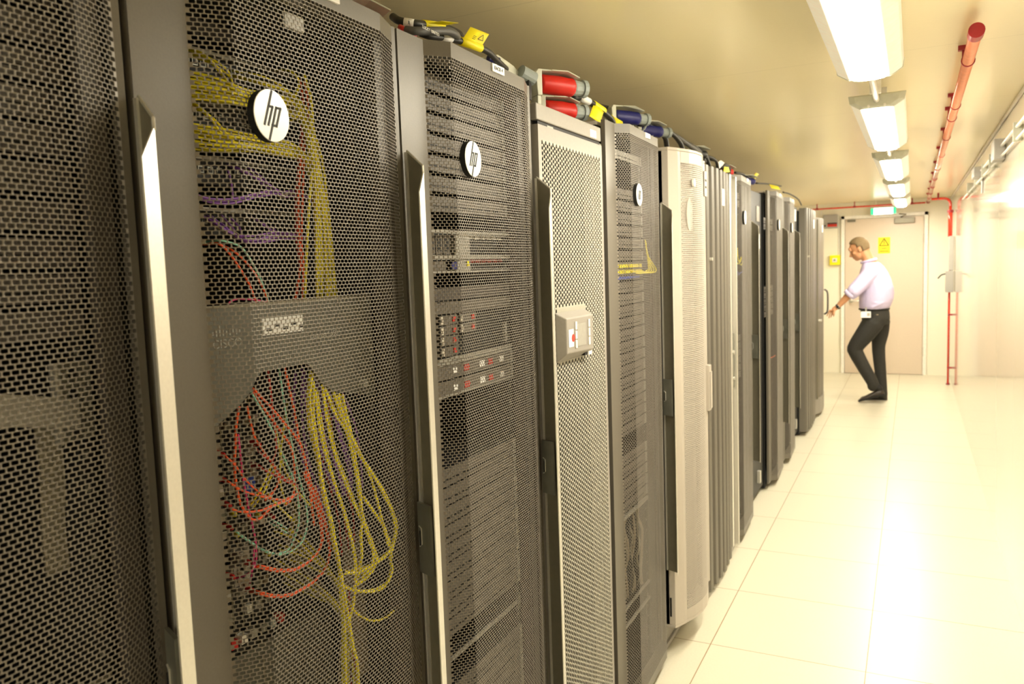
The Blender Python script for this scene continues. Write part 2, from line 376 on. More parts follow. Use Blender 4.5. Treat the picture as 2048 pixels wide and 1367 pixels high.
s = MB(); s.tube([(PX+.026, 7.75, 2.262)]+smooth_path([(1.04, 7.75, 2.262), (1.10, 7.75, 2.255), (1.135, 7.75, 2.22), (1.142, 7.75, 2.16)], 6), .0155, 'pipe', 14); s.build('elbow', p3, True)
s = MB(); s.tube([(1.142, 7.75, 2.17), (1.142, 7.75, 2.11), (1.142, 7.75, 2.10), (1.142, 7.75, 1.80)], [.0155, .0155, .024, .024], 'pipe', 16); s.build('valve_body', p3, True)
s = MB(); s.tube([(1.142, 7.75, 2.09), (1.142, 7.75, 2.12)], .033, 'pipe_d', 12); s.tube([(1.142, 7.72, 2.105), (1.142, 7.78, 2.105)], .012, 'pipe_d', 8); s.build('flange', p3)
s = MB(); s.tube([(1.142, 7.75, 1.82), (1.142, 7.75, .012)], .0125, 'pipe', 14); s.tube([(1.142, 7.75, .001), (1.142, 7.75, .02)], .02, 'pipe_d', 12); s.build('riser', p3, True)
for z in (.85, .2):
    s = MB(); s.box(1.13, XR-.001, 7.735, 7.765, z, z+.02, 'pipe_d'); s.build('pipe_clip', p3)
s = MB(); s.box(1.0, 1.02, 7.735, 7.765, 2.25, ZC, 'pipe_d'); s.build('hanger', p3)
# boxes on the riser
e1 = MB(); e1.box(1.128, 1.178, 7.55, 7.71, 1.40, 1.805, 'box'); tag(e1.build('electrical_box', bevel=.004), 'tall light grey electrical box on the right wall in front of the red pipe', 'electrical box')
e2 = thing('electrical_box', 'lower light grey electrical box jutting out on the right wall below the tall one', 'electrical box', (1.14, 7.6, 1.14))
s = MB(); s.extr([(1.095, 7.52, 1.14), (1.178, 7.52, 1.14), (1.178, 7.52, 1.395), (1.095, 7.52, 1.395)], (0, .2, 0), 'box'); s.build('box_housing', e2, bevel=.004)
s = MB(); s.tube(smooth_path([(1.095, 7.6, 1.36), (1.05, 7.6, 1.345), (1.015, 7.6, 1.305)]), .008, 'rubber', 8); s.build('hand_lever', e2, True)
# white conduits along the top of the right wall
cd_ = thing('cable_conduit', 'pair of white conduits with brackets along the top of the right wall', 'conduit', (1.16, 2, 2.15))
s = MB(); s.tube([(1.165, -1.2, 2.17), (1.165, 1.815, 2.17)], .008, 'frame', 10); s.build('conduit_run', cd_, True)
for ya, yb_ in ((-1.2, 1.815), (2.005, 5.6)):
    s = MB(); s.tube([(1.165, ya, 2.115), (1.165, yb_, 2.115)], .006, 'frame', 10); s.build('conduit_run', cd_, True)
s = MB(); s.tube([(1.165, 2.005, 2.17), (1.165, 3.24, 2.17)], .008, 'frame', 10); s.build('conduit_run', cd_, True)
for y in (-.2, 1.1, 2.4, 3.0, 3.7, 4.6):
    s = MB(); s.box(1.15, XR-.001, y, y+.02, 2.105, 2.19, 'socket'); s.build('bracket', cd_)
s = MB(); s.box(1.13, XR-.001, 1.82, 2.0, 2.10, 2.21, 'box'); tag(s.build('junction_box', bevel=.004), 'small white junction box between conduits high on the right wall', 'junction box')
s = MB(); s.box(1.12, XR-.001, 3.25, 3.5, 2.13, 2.20, 'box'); s.box(1.176, XR-.001, 3.35, 3.39, 2.02, 2.13, 'box'); tag(s.build('junction_box', bevel=.004), 'white junction box with a downward stub farther along the right wall', 'junction box')
struct(MB().box(1.172, XR-.0005, YB, YE, ZC-.02, ZC-.001, 'frame').build('trim_2', bevel=.004))

# ================================================================ perforated sheets
def perforated(name, plan, z0, z1, pitch, row, hw, hh, m, parent, thick=.0007, vertical=False, skip=None):
    """sheet that follows a plan polyline (x, y), pierced by staggered elongated hexagons"""
    P_ = np.array(plan, float); seg = np.hypot(*(P_[1:]-P_[:-1]).T); S = np.concatenate([[0], np.cumsum(seg)]); Ls = S[-1]
    nc = int(Ls/pitch); pitch = Ls/nc; nr = int((z1-z0)/row); row = (z1-z0)/nr
    def pos(a, b, dpt=0.0):
        x = np.interp(a, S, P_[:, 0])-dpt; y = np.interp(a, S, P_[:, 1]); return np.stack([x, y, b], -1)
    cs, cz = [], []
    half = []
    if not vertical:
        for r in range(nr):
            off = .5*pitch if r % 2 else 0
            k = nc-(1 if r % 2 else 0)
            cs.append(off+pitch*(np.arange(k)+.5)); cz.append(np.full(k, z0+row*(r+.5)))
            if r % 2: half += [(0, .5*pitch, z0+row*r, z0+row*(r+1)), (Ls-.5*pitch, Ls, z0+row*r, z0+row*(r+1))]
    else:
        for c in range(nc):
            off = .5*row if c % 2 else 0
            k = nr-(1 if c % 2 else 0)
            cs.append(np.full(k, pitch*(c+.5))); cz.append(z0+off+row*(np.arange(k)+.5))
            if c % 2: half += [(c*pitch, (c+1)*pitch, z0, z0+.5*row), (c*pitch, (c+1)*pitch, z1-.5*row, z1)]
    cs = np.concatenate(cs); cz = np.concatenate(cz)
    solid = []
    if skip is not None:
        inn = (cs > skip[0]) & (cs < skip[1]) & (cz > skip[2]) & (cz < skip[3]); solid = list(zip(cs[inn], cz[inn])); cs, cz = cs[~inn], cz[~inn]
    n = len(cs); hp, hr = pitch/2, row/2
    R = [(-hp, -hr), (hp, -hr), (hp, hr), (-hp, hr)]
    if not vertical: H = [(-hw, 0), (-hw*.83, -hh), (hw*.83, -hh), (hw, 0), (hw*.83, hh), (-hw*.83, hh)]
    else: H = [(-hw, -hh*.5), (0, -hh), (hw, -hh*.5), (hw, hh*.5), (0, hh), (-hw, hh*.5)]
    vs = np.concatenate([pos(cs+a, cz+b)[:, None] for a, b in R+H]+[pos(cs+a, cz+b, thick)[:, None] for a, b in H], 1).reshape(-1, 3)
    if not vertical: F = [(0, 1, 6, 5), (1, 2, 8, 7, 6), (2, 3, 9, 8), (3, 0, 5, 4, 9)]
    else: F = [(0, 1, 6, 5, 4), (1, 2, 7, 6), (2, 3, 9, 8, 7), (3, 0, 4, 9)]
    F += [(4+i, 4+(i+1) % 6, 10+(i+1) % 6, 10+i) for i in range(6)]
    base = np.arange(n)*16
    loops = np.concatenate([np.array([b_ for f in F for b_ in f])[None, :]+base[:, None]], 0).reshape(-1)
    sizes = np.tile(np.array([len(f) for f in F]), n)
    ev = []; ef = []
    for (a0, a1, b0, b1) in half+[(q-hp, q+hp, t_-hr, t_+hr) for q, t_ in solid]:
        o = len(vs)+len(ev)
        ev += [tuple(pos(a0, b0)), tuple(pos(a1, b0)), tuple(pos(a1, b1)), tuple(pos(a0, b1))]; ef.append((o, o+1, o+2, o+3))
    if ev:
        vs = np.concatenate([vs, np.array(ev)]); loops = np.concatenate([loops, np.array(ef).reshape(-1)]); sizes = np.concatenate([sizes, np.full(len(ef), 4)])
    me = bpy.data.meshes.new(name); me.vertices.add(len(vs)); me.vertices.foreach_set('co', vs.astype(np.float32).reshape(-1))
    me.loops.add(len(loops)); me.loops.foreach_set('vertex_index', loops.astype(np.int32))
    me.polygons.add(len(sizes)); me.polygons.foreach_set('loop_start', np.concatenate([[0], np.cumsum(sizes)[:-1]]).astype(np.int32))
    try: me.polygons.foreach_set('loop_total', sizes.astype(np.int32))
    except Exception: pass
    me.materials.append(M[m]); me.update(calc_edges=True); me.validate()
    o = bpy.data.objects.new(name, me); C.objects.link(o)
    if parent is not None: put(o, parent)
    return o

# ================================================================ racks
XD = -1.13      # back of the racks
def cabinet(root, y0, y1, ztop, xf, m='graphite_dark', inside='inside', top='compaq'):
    """open-fronted steel cabinet"""
    for a, b in ((y0, y0+.012), (y1-.012, y1)):
        MB().box(XD, xf, a, b, .012, ztop, inside).build('side_panel', root)
    MB().box(XD, XD+.01, y0+.012, y1-.012, .03, ztop-.03, inside).build('back_panel', root)
    MB().box(XD, xf, y0, y1, ztop, ztop+.006, inside).box(XD, xf, y0, y1, ztop+.006, ztop+.018, top).build('top_panel', root)
    MB().box(XD, xf, y0+.012, y1-.012, .012, .03, inside).build('bottom_panel', root)
    f = MB()
    for a, b in ((y0+.012, y0+.03), (y1-.03, y1-.012)): f.box(xf-.03, xf-.002, a, b, .03, ztop, m)
    f.build('front_frame', root)
    for yy in (y0+.08, y1-.08):
        for xx in (xf-.1, XD+.1):
            MB().tube([(xx, yy, 0), (xx, yy, .014)], .02, 'zinc', 10).build('levelling_foot', root)
def rails(root, yc, x=-.195, z0=.08, z1=2.02):
    for sgn in (-1, 1):
        r = MB(); a = yc+sgn*.2325
        r.box(x-.004, x, a-.010, a+.010, z0, z1, 'server_d'); r.box(x-.05, x-.002, a+sgn*.010, a+sgn*.012, z0, z1, 'server_d')
        z = z0+.02
        while z < z1-.02: r.box(x, x+.0006, a-.004, a+.004, z, z+.009, 'zinc'); z += .04445
        r.build('mounting_rail', root)
HPDOOR = {}
def mesh_rack(y0, label, labeltxt=None, badge=True, near=True, name='server_rack'):
    t = thing(name, label, 'server rack', (-.6, y0+.3, 0), 'dark racks with bulged mesh doors')
    y1 = y0+.592
    cabinet(t, y0, y1, 2.055, -.165)
    rails(t, y0+.305)
    zt, zb = 2.075, .045
    plan = [(-.136, y0+.095), (-.098, y0+.140), (-.101, y0+.197), (-.112, y0+.512), (-.137, y0+.582)]
    # door: solid frame around the mesh, one part with its leaf pieces as sub-parts
    dr = MB()
    dr.prism([(-.150, y0+.004), (-.136, y0+.004), (-.136, y0+.095), (-.150, y0+.095)], zb, zt, 'graphite')
    dr.prism([(-.150, y0+.582), (-.137, y0+.582), (-.136, y1), (-.150, y1)], zb, zt, 'graphite')
    pl = plan+[(-.150, y0+.582), (-.150, y0+.095)]
    dr.prism(pl, zt-.03, zt, 'graphite'); dr.prism(pl, zb, zb+.035, 'graphite')
    dr.box(-.154, -.150, y0+.02, y0+.06, zb+.02, zt-.02, 'graphite_dark'); dr.box(-.154, -.150, y1-.05, y1-.02, zb+.02, zt-.02, 'graphite_dark')
    d_ = dr.build('door', t)
    if 'me' not in HPDOOR:
        o = perforated('perforated_panel', plan, zb+.035, zt-.03, .0099, .0060, .00435, .00250, 'mesh', None)
        o.data.transform(Matrix.Translation((0, -y0, 0))); HPDOOR['me'] = o.data; bpy.data.objects.remove(o)
    o = bpy.data.objects.new('perforated_panel', HPDOOR['me']); C.objects.link(o); o.location = (0, y0, 0)
    o.parent = d_; o.matrix_parent_inverse = WORLD(d_).inverted()
    # long pull handle, an angled aluminium profile along the opening edge
    S = Vector((-.130, y1+.014)); Lp = S+Vector((.048, -.020)); F = S+Vector((.054, -.046)); zh = 1.845
    hd = MB()
    def pl2(a, b, w):   # thin plate between two plan points
        a = Vector(a); b = Vector(b); n_ = (b-a).normalized(); n_ = Vector((-n_.y, n_.x))*w
        return [tuple(a-n_), tuple(b-n_), tuple(b+n_), tuple(a+n_)]
    o3 = lambda p, z: (p[0], p[1], z)
    # web with its slanted top
    q = pl2(S, Lp, .0012)
    hd.add([o3(q[0], .37), o3(q[1], .37), o3(q[2], .37), o3(q[3], .37), o3(q[0], zh), o3(q[1], zh-.035), o3(q[2], zh-.035), o3(q[3], zh)],
           [(0, 3, 2, 1), (4, 5, 6, 7), (0, 1, 5, 4), (1, 2, 6, 5), (2, 3, 7, 6), (3, 0, 4, 7)], 'aludark')
    q = pl2(Lp, F, .0012)
    hd.add([o3(q[0], .37), o3(q[1], .37), o3(q[2], .37), o3(q[3], .37), o3(q[0], zh-.045), o3(q[1], zh-.085), o3(q[2], zh-.085), o3(q[3], zh-.045)],
           [(0, 3, 2, 1), (4, 5, 6, 7), (0, 1, 5, 4), (1, 2, 6, 5), (2, 3, 7, 6), (3, 0, 4, 7)], 'alu')
    hd.tube([o3(S, zh), o3(Lp, zh-.035), o3(Lp, zh-.05)], .0022, 'alu', 6)
    hd.box(S.x-.003, S.x+.003, S.y-.006, S.y-.001, .37, zh-.003, 'alu')
    hd.build('handle', d_)
    lt = MB(); a = S+Vector((.002, -.022)); b = S+Vector((.043, -.040)); q = pl2(a, b, .003)
    lt.prism(q, 1.012, 1.155, 'zinc'); lt.box(a.x+.008, a.x+.010, a.y-.012, a.y-.006, 1.07, 1.10, 'ink')
    rg = [o3(a+(b-a)*s_+Vector((-.0012, -.004)), z) for s_, z in ((.12, 1.108), (.3, 1.104), (.3, 1.072), (.12, 1.066))]
    lt.tube(rg, .0014, 'alu', 6); lt.build('latch', d_)
    if badge:
        bx, by, bz = -.088, y0+.197, 1.845
        bd = MB(); n = 40; rr = .0375
        tx = Vector((-.0422, 1, 0)).normalized(); nx = Vector((1, .0422, 0)).normalized(); c0 = Vector((bx, by, bz))
        rim = [c0+tx*(rr*math.cos(2*math.pi*i/n))+Vector((0, 0, rr*math.sin(2*math.pi*i/n))) for i in range(n)]
        bd.loft([[p-nx*.012 for p in rim], [p for p in rim]], 'server_d')
        bd.loft([[p for p in rim], [c0+(p-c0)*.985+nx*.001 for p in rim]], 'badge')
        if near:
            def st(x0_, z0_, x1_, z1_, w_=.0034):
                a_ = c0+tx*x0_+Vector((0, 0, z0_))+nx*.0012; b_ = c0+tx*x1_+Vector((0, 0, z1_))+nx*.0012
                dd = (b_-a_).normalized(); s_ = dd.cross(nx)*w_/2; a_ -= dd*w_/2; b_ += dd*w_/2
                bd.extr([a_-s_, b_-s_, b_+s_, a_+s_], nx*.0006, 'ink')
            # slanted lower-case letters in thin strokes
            sl = .40
            def ss(u, v): return u+v*sl, v
            def seg(u0, v0, u1, v1): st(*ss(u0, v0), *ss(u1, v1))
            seg(-.0125, .0345, -.0115, -.014)
            seg(-.0115, .0125, -.0035, .0125); seg(-.0035, .0125, -.0035, -.014)
            seg(.0045, .0125, .0055, -.0345); seg(.0045, .0125, .0135, .0125); seg(.0135, .0125, .0135, -.014); seg(.0135, -.014, .0045, -.014)
        bd.build('badge', d_)
    if True:
        lb = MB(); lb.box(-.1135, -.1025, y0+.330, y0+.388, 2.056, 2.0735, 'label'); lb.build('rack_label', d_)
        if labeltxt: text(labeltxt, .012, 'ink', (-.1023, y0+.359, 2.0648), FACE_X, 'lettering', d_)
    return t
R1 = mesh_rack(-3.125, 'dark mesh-door server rack nearest the camera, cut by the left edge')
R2 = mesh_rack(-2.525, 'mesh-door rack with yellow and purple patch cables behind its door')
R3 = mesh_rack(-1.930, 'mesh-door rack with round badge, standing right of the cable-filled rack', 'RACK 4')
R5 = mesh_rack(-.780, 'mesh-door rack between the grey elongated-hole cabinet and the light grey cabinet')
R8 = mesh_rack(1.142, 'mesh-door rack with round badge, just beyond the grooved rack and silver strips', near=False)
R9 = mesh_rack(2.405, 'mesh-door rack with badge just beyond the tall black gap', near=False)
R10 = mesh_rack(3.075, 'farthest mesh-door rack with a badge', near=False)

# ---- grey cabinet with elongated-hole door and display
Y4a, Y4b = -1.318, -.835
t4 = thing('power_cabinet', 'mid-grey cabinet with honeycomb perforated door and small display panel', 'cabinet', (-.6, -1.06, 0))
cabinet(t4, Y4a, Y4b, 2.02, -.150, 'grey_ups', top='grey_ups')
s = MB(); s.box(-.150, -.128, Y4a+.003, Y4b-.003, 1.995, 2.038, 'grey_ups'); s.build('top_fascia', t4, bevel=.003)
s = MB(); s.box(-.149, -.134, Y4a+.02, Y4b-.003, 1.983, 1.994, 'server_d'); s.box(-.140, -.133, Y4a+.08, Y4a+.12, 1.985, 1.990, 'server_l'); s.build('top_slot', t4)
s = MB(); s.box(-.128, -.1275, Y4b-.095, Y4b-.045, 2.0, 2.022, 'label'); s.build('rack_label', t4)
s = MB(); xd = -.126
s.box(-.148, xd, Y4a+.004, Y4a+.022, .05, 1.983, 'grey_ups'); s.box(-.148, xd, Y4b-.022, Y4b-.004, .05, 1.983, 'grey_ups')
s.box(-.148, xd, Y4a+.022, Y4b-.022, 1.945, 1.983, 'grey_ups'); s.box(-.148, xd, Y4a+.022, Y4b-.022, .05, .09, 'grey_ups')
d4 = s.build('door', t4)
perforated('perforated_panel', [(xd, Y4a+.022), (xd, Y4b-.022)], .09, 1.945, .0118, .0142, .0044, .0058, 'mesh_ups', d4, vertical=True, skip=(.07, .285, 1.345, 1.50))
MB().box(-.42, -.40, Y4a+.02, Y4b-.02, .05, 1.95, 'inside').build('inner_baffle', t4)
dp = MB(); a, b = Y4a+.075, Y4a+.29
dp.loft([[(xd, a, 1.345), (xd, b+.005, 1.345), (xd, b+.005, 1.485), (xd, a, 1.485)], [(xd+.03, a+.012, 1.372), (xd+.03, b-.004, 1.365), (xd+.03, b-.004, 1.468), (xd+.03, a+.012, 1.468)]], 'grey_ups')
dpo = dp.build('display_panel', d4, bevel=.003)
xs_ = xd+.0305
s = MB(); s.box(xs_, xs_+.001, a+.085, a+.150, 1.385, 1.448, 'server_l'); s.build('screen', d4)
for yy in (a+.068, a+.168):
    for k in range(3):
        s = MB(); s.box(xs_, xs_+.003, yy, yy+.011, 1.382+k*.026, 1.404+k*.026, 'white'); s.build('button', d4)
s = MB(); s.box(xs_, xs_+.001, a+.022, a+.056, 1.388, 1.437, 'label'); s.tube([(xs_, a+.052, 1.412), (xs_+.0018, a+.052, 1.412)], .011, 'led_red', 16); s.build('maker_sticker', d4)
s = MB(); s.box(xd, xd+.02, b-.05, b-.028, 1.35, 1.362, 'ink'); s.box(xd+.002, xd+.024, b-.028, b-.002, 1.35, 1.364, 'label'); s.build('key_tag', d4)

# ---- light grey cabinet with bulging fine-mesh door
Y6a, Y6b = -.170, .430
t6 = thing('server_cabinet', 'light grey cabinet with a bulging finely perforated door', 'cabinet', (-.6, .12, 0))
cabinet(t6, Y6a, Y6b, 2.045, -.15, 'compaq', 'compaq_in', 'compaq')
zb, zt = .135, 2.045
P6 = [(-.102, Y6a+.002), (-.078, Y6a+.055), (-.072, Y6a+.075)]
P6m = [(-.072, Y6a+.075), (-.052, Y6a+.13), (-.038, Y6a+.20), (-.036, Y6a+.27), (-.048, Y6a+.35), (-.076, Y6a+.43)]
P6r = [(-.076, Y6a+.43), (-.092, Y6a+.46), (-.094, Y6a+.50), (-.086, Y6a+.545), (-.100, Y6a+.598)]
s = MB()
def band(pts, z0_, z1_, m, th=.012):
    s.prism(pts+[(x-th, y) for x, y in reversed(pts)], z0_, z1_, m)
band(P6, zb, zt, 'compaq', .04); band(P6r, zb, zt, 'compaq', .03); band(P6m, zt-.045, zt, 'compaq'); band(P6m, zb, zb+.045, 'compaq')
s.box(-.150, -.125, Y6a+.002, Y6b-.002, zb, zt, 'compaq_in')
full = P6+P6m[1:]+P6r[1:]
s.prism(full+[(-.15, Y6b-.002), (-.15, Y6a+.002)], zt, zt+.012, 'compaq'); s.prism(full+[(-.15, Y6b-.002), (-.15, Y6a+.002)], zb-.012, zb, 'compaq')
d6 = s.build('door', t6, bevel=.002)
perforated('perforated_panel', P6m, zb+.045, zt-.045, .0088, .0078, .0030, .0024, 'compaq', d6)
s = MB(); n = 28
rim = [(-.056+.004*math.cos(2*math.pi*i/n), Y6a+.13+.028*math.cos(2*math.pi*i/n), 1.80+.065*math.sin(2*math.pi*i/n)) for i in range(n)]
s.loft([rim, [(x+.004, y, z) for x, y, z in rim]], 'compaq'); s.build('badge', d6)
s = MB(); s.tube([(-.045, Y6a+.155, 1.925), (-.036, Y6a+.155, 1.925)], .016, 'white', 12); s.build('lock', d6)
s = MB(); s.box(-.084, -.0815, Y6a+.515, Y6a+.565, 1.90, 2.01, 'server_l'); s.box(-.0815, -.0812, Y6a+.525, Y6a+.555, 1.965, 1.975, 'ink'); s.box(-.0815, -.0812, Y6a+.525, Y6a+.555, 1.935, 1.945, 'ink'); s.build('rack_label', d6)
s = MB(); s.box(-.097, -.074, Y6a+.53, Y6a+.575, .93, 1.14, 'compaq'); s.box(-.074, -.069, Y6a+.54, Y6a+.57, .94, 1.11, 'compaq'); s.build('handle', d6, bevel=.005)
s = MB(); s.box(-.125, -.117, Y6a+.001, Y6a+.0018, .17, .25, 'server_d'); s.build('side_slot', d6)
s = MB(); s.box(-1.0, -.16, Y6a+.02, Y6b-.02, .012, .12, 'compaq_in'); s.build('plinth', t6)

# ---- narrow dark racks with vertically grooved doors
def grooved_rack(y0, y1, xf, label, name='grooved_rack', zt=2.05, tagz=None):
    t = thing(name, label, 'server rack', (-.6, (y0+y1)/2, 0))
    cabinet(t, y0, y1, zt-.03, -.16)
    w_ = y1-y0; s = MB()
    pts = [(-.16, y0+.002)]
    n_ = 6
    for i in range(n_):
        a_ = y0+w_*(i+.06)/n_; b_ = y0+w_*(i+.80)/n_; x_ = xf+.012*math.sin(math.pi*(i+.5)/n_)
        pts += [(x_-.02, a_), (x_-.004, a_+.008), (x_, (a_+b_)/2), (x_-.004, b_-.008), (x_-.02, b_)]
    pts += [(-.16, y1-.002)]
    s.prism(pts, .04, zt, 'graphite'); d_ = s.build('door', t)
    for i in range(1, n_):
        q = y0+w_*(i-.07)/n_
        s = MB(); s.box(xf-.022, xf-.008, q-.006, q+.006, .06, zt-.03, 'server_d'); s.build('groove_strip', d_)
    s = MB(); s.box(xf+.010, xf+.012, y0+w_*.56, y0+w_*.66, zt-.17, zt-.09, 'label'); s.build('rack_label', d_)
    s = MB(); s.tube([(xf, y0+w_*.1, 1.62), (xf+.016, y0+w_*.1, 1.62)], .008, 'alu', 10); s.build('lock', d_)
    return t
grooved_rack(.440, .965, -.098, 'dark rack with vertical grooves right beside the light grey cabinet')
grooved_rack(4.26, 5.02, -.095, 'far dark rack with vertical grooves and a small white label')
# aluminium side frame of the next rack
t = thing('rack_side_frame', 'upright pair of bright aluminium strips with a beige panel between two racks', 'rack panel', (-.1, 1.03, 0))
MB().box(-.60, -.118, 1.02, 1.10, .03, 2.04, 'compaq_in').build('filler_panel', t)
MB().box(-.115, -.098, .972, 1.004, .08, 2.05, 'alu').build('aluminium_strip', t, bevel=.001)
MB().box(-.118, -.094, 1.108, 1.128, .05, 2.05, 'alu').build('aluminium_strip', t, bevel=.001)
s = MB(); s.box(-.117, -.108, 1.05, 1.095, .93, 1.22, 'zinc'); s.tube([(-.108, 1.07, 1.12), (-.100, 1.07, 1.12)], .012, 'alu', 10); s.tube([(-.108, 1.07, .98), (-.100, 1.07, .98)], .009, 'alu', 10); s.build('latch', t)
MB().box(-.60, -.56, 1.02, 1.12, 0, .04, 'zinc').build('foot', t)
# black racks in the gaps
def black_rack(y0, y1, label, blk):
    t = thing('black_rack', label, 'server rack', (-.6, (y0+y1)/2, 0))
    cabinet(t, y0, y1, 2.04, -.20, 'black')
    s = MB(); s.box(-.198, -.172, y0+.004, y1-.004, .05, 2.05, 'black'); d_ = s.build('door', t, bevel=.003)
    for z, m_ in blk:
        s = MB(); s.box(-.1715, -.168, y1-.20, y1-.09, z, z+.10, m_); s.build('label_plate', d_)
    s = MB(); s.box(-.171, -.15, y1-.24, y1-.20, .12, .20, 'alu'); s.build('hinge', d_)
    return t
black_rack(1.775, 2.37, 'tall black rack set back between two mesh-door racks', [(1.86, 'grey_ups'), (1.68, 'label')])
black_rack(3.70, 4.23, 'second, farther black rack set back behind a pull handle', [(1.93, 'label'), (1.6, 'server_l')])
# last rack with rounded lower front
t = thing('server_rack', 'last dark rack of the row, lower and nearest the end wall', 'server rack', (-.6, 5.4, 0))
cabinet(t, 5.10, 5.78, 2.0, -.16)
s = MB(); s.prism([(-.16, 5.11), (-.115, 5.11), (-.085, 5.25), (-.075, 5.45), (-.085, 5.65), (-.115, 5.77), (-.16, 5.77)], .20, 2.0, 'graphite'); d_ = s.build('door', t)
s = MB(); s.prism([(-.16, 5.11), (-.115, 5.11), (-.08, 5.25), (-.068, 5.45), (-.08, 5.65), (-.115, 5.77), (-.16, 5.77)], .04, .195, 'grey_ups'); s.build('kick_panel', t)
s = MB(); s.box(-.10, -.086, 5.12, 5.14, .2, 1.98, 'aludark'); s.build('edge_strip', d_)
s = MB(); s.tube(smooth_path([(-.07, 5.55, 1.02), (-.04, 5.55, 1.05), (-.035, 5.55, 1.15), (-.04, 5.55, 1.25), (-.07, 5.55, 1.28)]), .009, 'graphite_dark', 8); s.build('handle', d_)
s = MB(); s.tube([(-.09, 5.2, .98), (-.06, 5.2, .98)], .014, 'alu', 10); s.build('lock', d_)
s = MB(); s.box(-.078, -.074, 5.40, 5.46, 1.86, 1.93, 'label'); s.build('rack_label', d_)

# ================================================================ equipment in the racks
XE = -.190      # face of rack mounted equipment
def server_1u(yc, z, label, group, face='server', ear='server_l', x=XE, h=.034, half=.2405, name='server_unit', depth=.62):
    t = thing(name, label, 'server', (x-.3, yc, z), group)
    MB().box(x-depth, x-.004, yc-.218, yc+.218, z+.001, z+h-.001, 'server_d').build('chassis', t)
    s = MB(); s.box(x-.0035, x, yc-.222, yc+.222, z, z+h, face)
    for i in range(10): s.box(x, x+.0006, yc-.20+i*.040, yc-.166+i*.040, z+h*.3, z+h*.42, 'server_d')
    s.build('faceplate', t)
    for sg in (-1, 1):
        a = yc+sg*.233
        MB().box(x-.003, x+.002, a-.0085, a+.0085, z, z+h, ear).build('ear', t)
    return t
def copies(t, dzs, label=None, dy=0):
    for dz in dzs:
        r = t.copy(); C.objects.link(r); r.location.z += dz; r.location.y += dy
        if label: r['label'] = label
        for ch in list(t.children):
            c = ch.copy(); C.objects.link(c); c.parent = r; c.matrix_parent_inverse = ch.matrix_parent_inverse.copy()
U = .04445
Y1c, Y2c, Y3c, Y5c, Y8c = -3.125+.305, -2.525+.305, -1.93+.305, -.78+.305, 1.142+.305
t = server_1u(Y1c, 1.545, 'flat grey server slab in the upper stack of the leftmost rack', 'servers in the leftmost rack', face='graphite_dark', ear='graphite_dark')
copies(t, [U*i for i in range(1, 11)])
# cable arm and straps lower in the leftmost rack
t = thing('cable_tray', 'pale grey curved cable tray across the middle of the leftmost rack', 'cable tray', (XE, Y1c, 1.44))
s = MB(); pa = smooth_path([(XE+.02, -3.06, 1.49), (XE+.03, -2.80, 1.482), (XE+.018, -2.70, 1.474), (XE+.01, -2.60, 1.452)], 6)
s.loft([[(p.x, p.y, p.z-.022), (p.x, p.y, p.z+.016), (p.x-.004, p.y, p.z+.016), (p.x-.004, p.y, p.z-.022)] for p in pa], 'server_l'); s.build('arm_plate', t)
s = MB(); s.box(XE-.004, XE, -2.625, -2.575, 1.415, 1.515, 'zinc'); s.box(XE, XE+.012, -2.629, -2.625, 1.415, 1.515, 'server_l')
for z in (1.425, 1.45, 1.475, 1.50): s.tube([(XE, -2.60, z), (XE+.002, -2.60, z)], .006, 'server_d', 10)
s.build('end_bracket', t)
s = MB(); pa = [P(95, 845, x=XE), P(108, 950, x=XE), P(110, 1060, x=XE), P(120, 1145, x=XE)]
s.loft([[(p.x, p.y-.016, p.z), (p.x, p.y+.014, p.z), (p.x-.003, p.y+.014, p.z), (p.x-.003, p.y-.016, p.z)] for p in smooth_path(pa, 5)], 'aludark')
tag(s.build('cable_strap'), 'grey strap hanging below the curved tray in the leftmost rack', 'strap')
s = MB(); s.box(XE-.5, XE-.003, Y1c-.215, Y1c+.215, 1.09, 1.093, 'server_d'); s.box(XE-.003, XE, Y1c-.24, Y1c+.24, 1.093, 1.10, 'aludark'); tag(s.build('rack_shelf'), 'thin dark shelf low in the leftmost rack', 'shelf')
t = server_1u(Y1c, .80, 'dark blank panel low in the leftmost rack', 'low servers in the leftmost rack', face='server_d', ear='server_d'); copies(t, [U, 2*U, -U])

# ---- third rack: stack of servers
t = server_1u(Y3c, 1.742, 'flat server slab in the top stack left of the honeycomb cabinet', 'top servers of rack four', h=.033)
copies(t, [.0437*i for i in range(1, 7)])
t = server_1u(Y3c, .775, 'flat server slab in the lower stack left of the honeycomb cabinet', 'lower servers of rack four', h=.039)
copies(t, [.0437*i for i in range(1, 9)])
t = server_1u(Y3c, .44, 'flat server slab at the bottom of the rack left of the honeycomb cabinet', 'bottom servers of rack four', h=.039)
copies(t, [.0437*i for i in range(1, 5)])
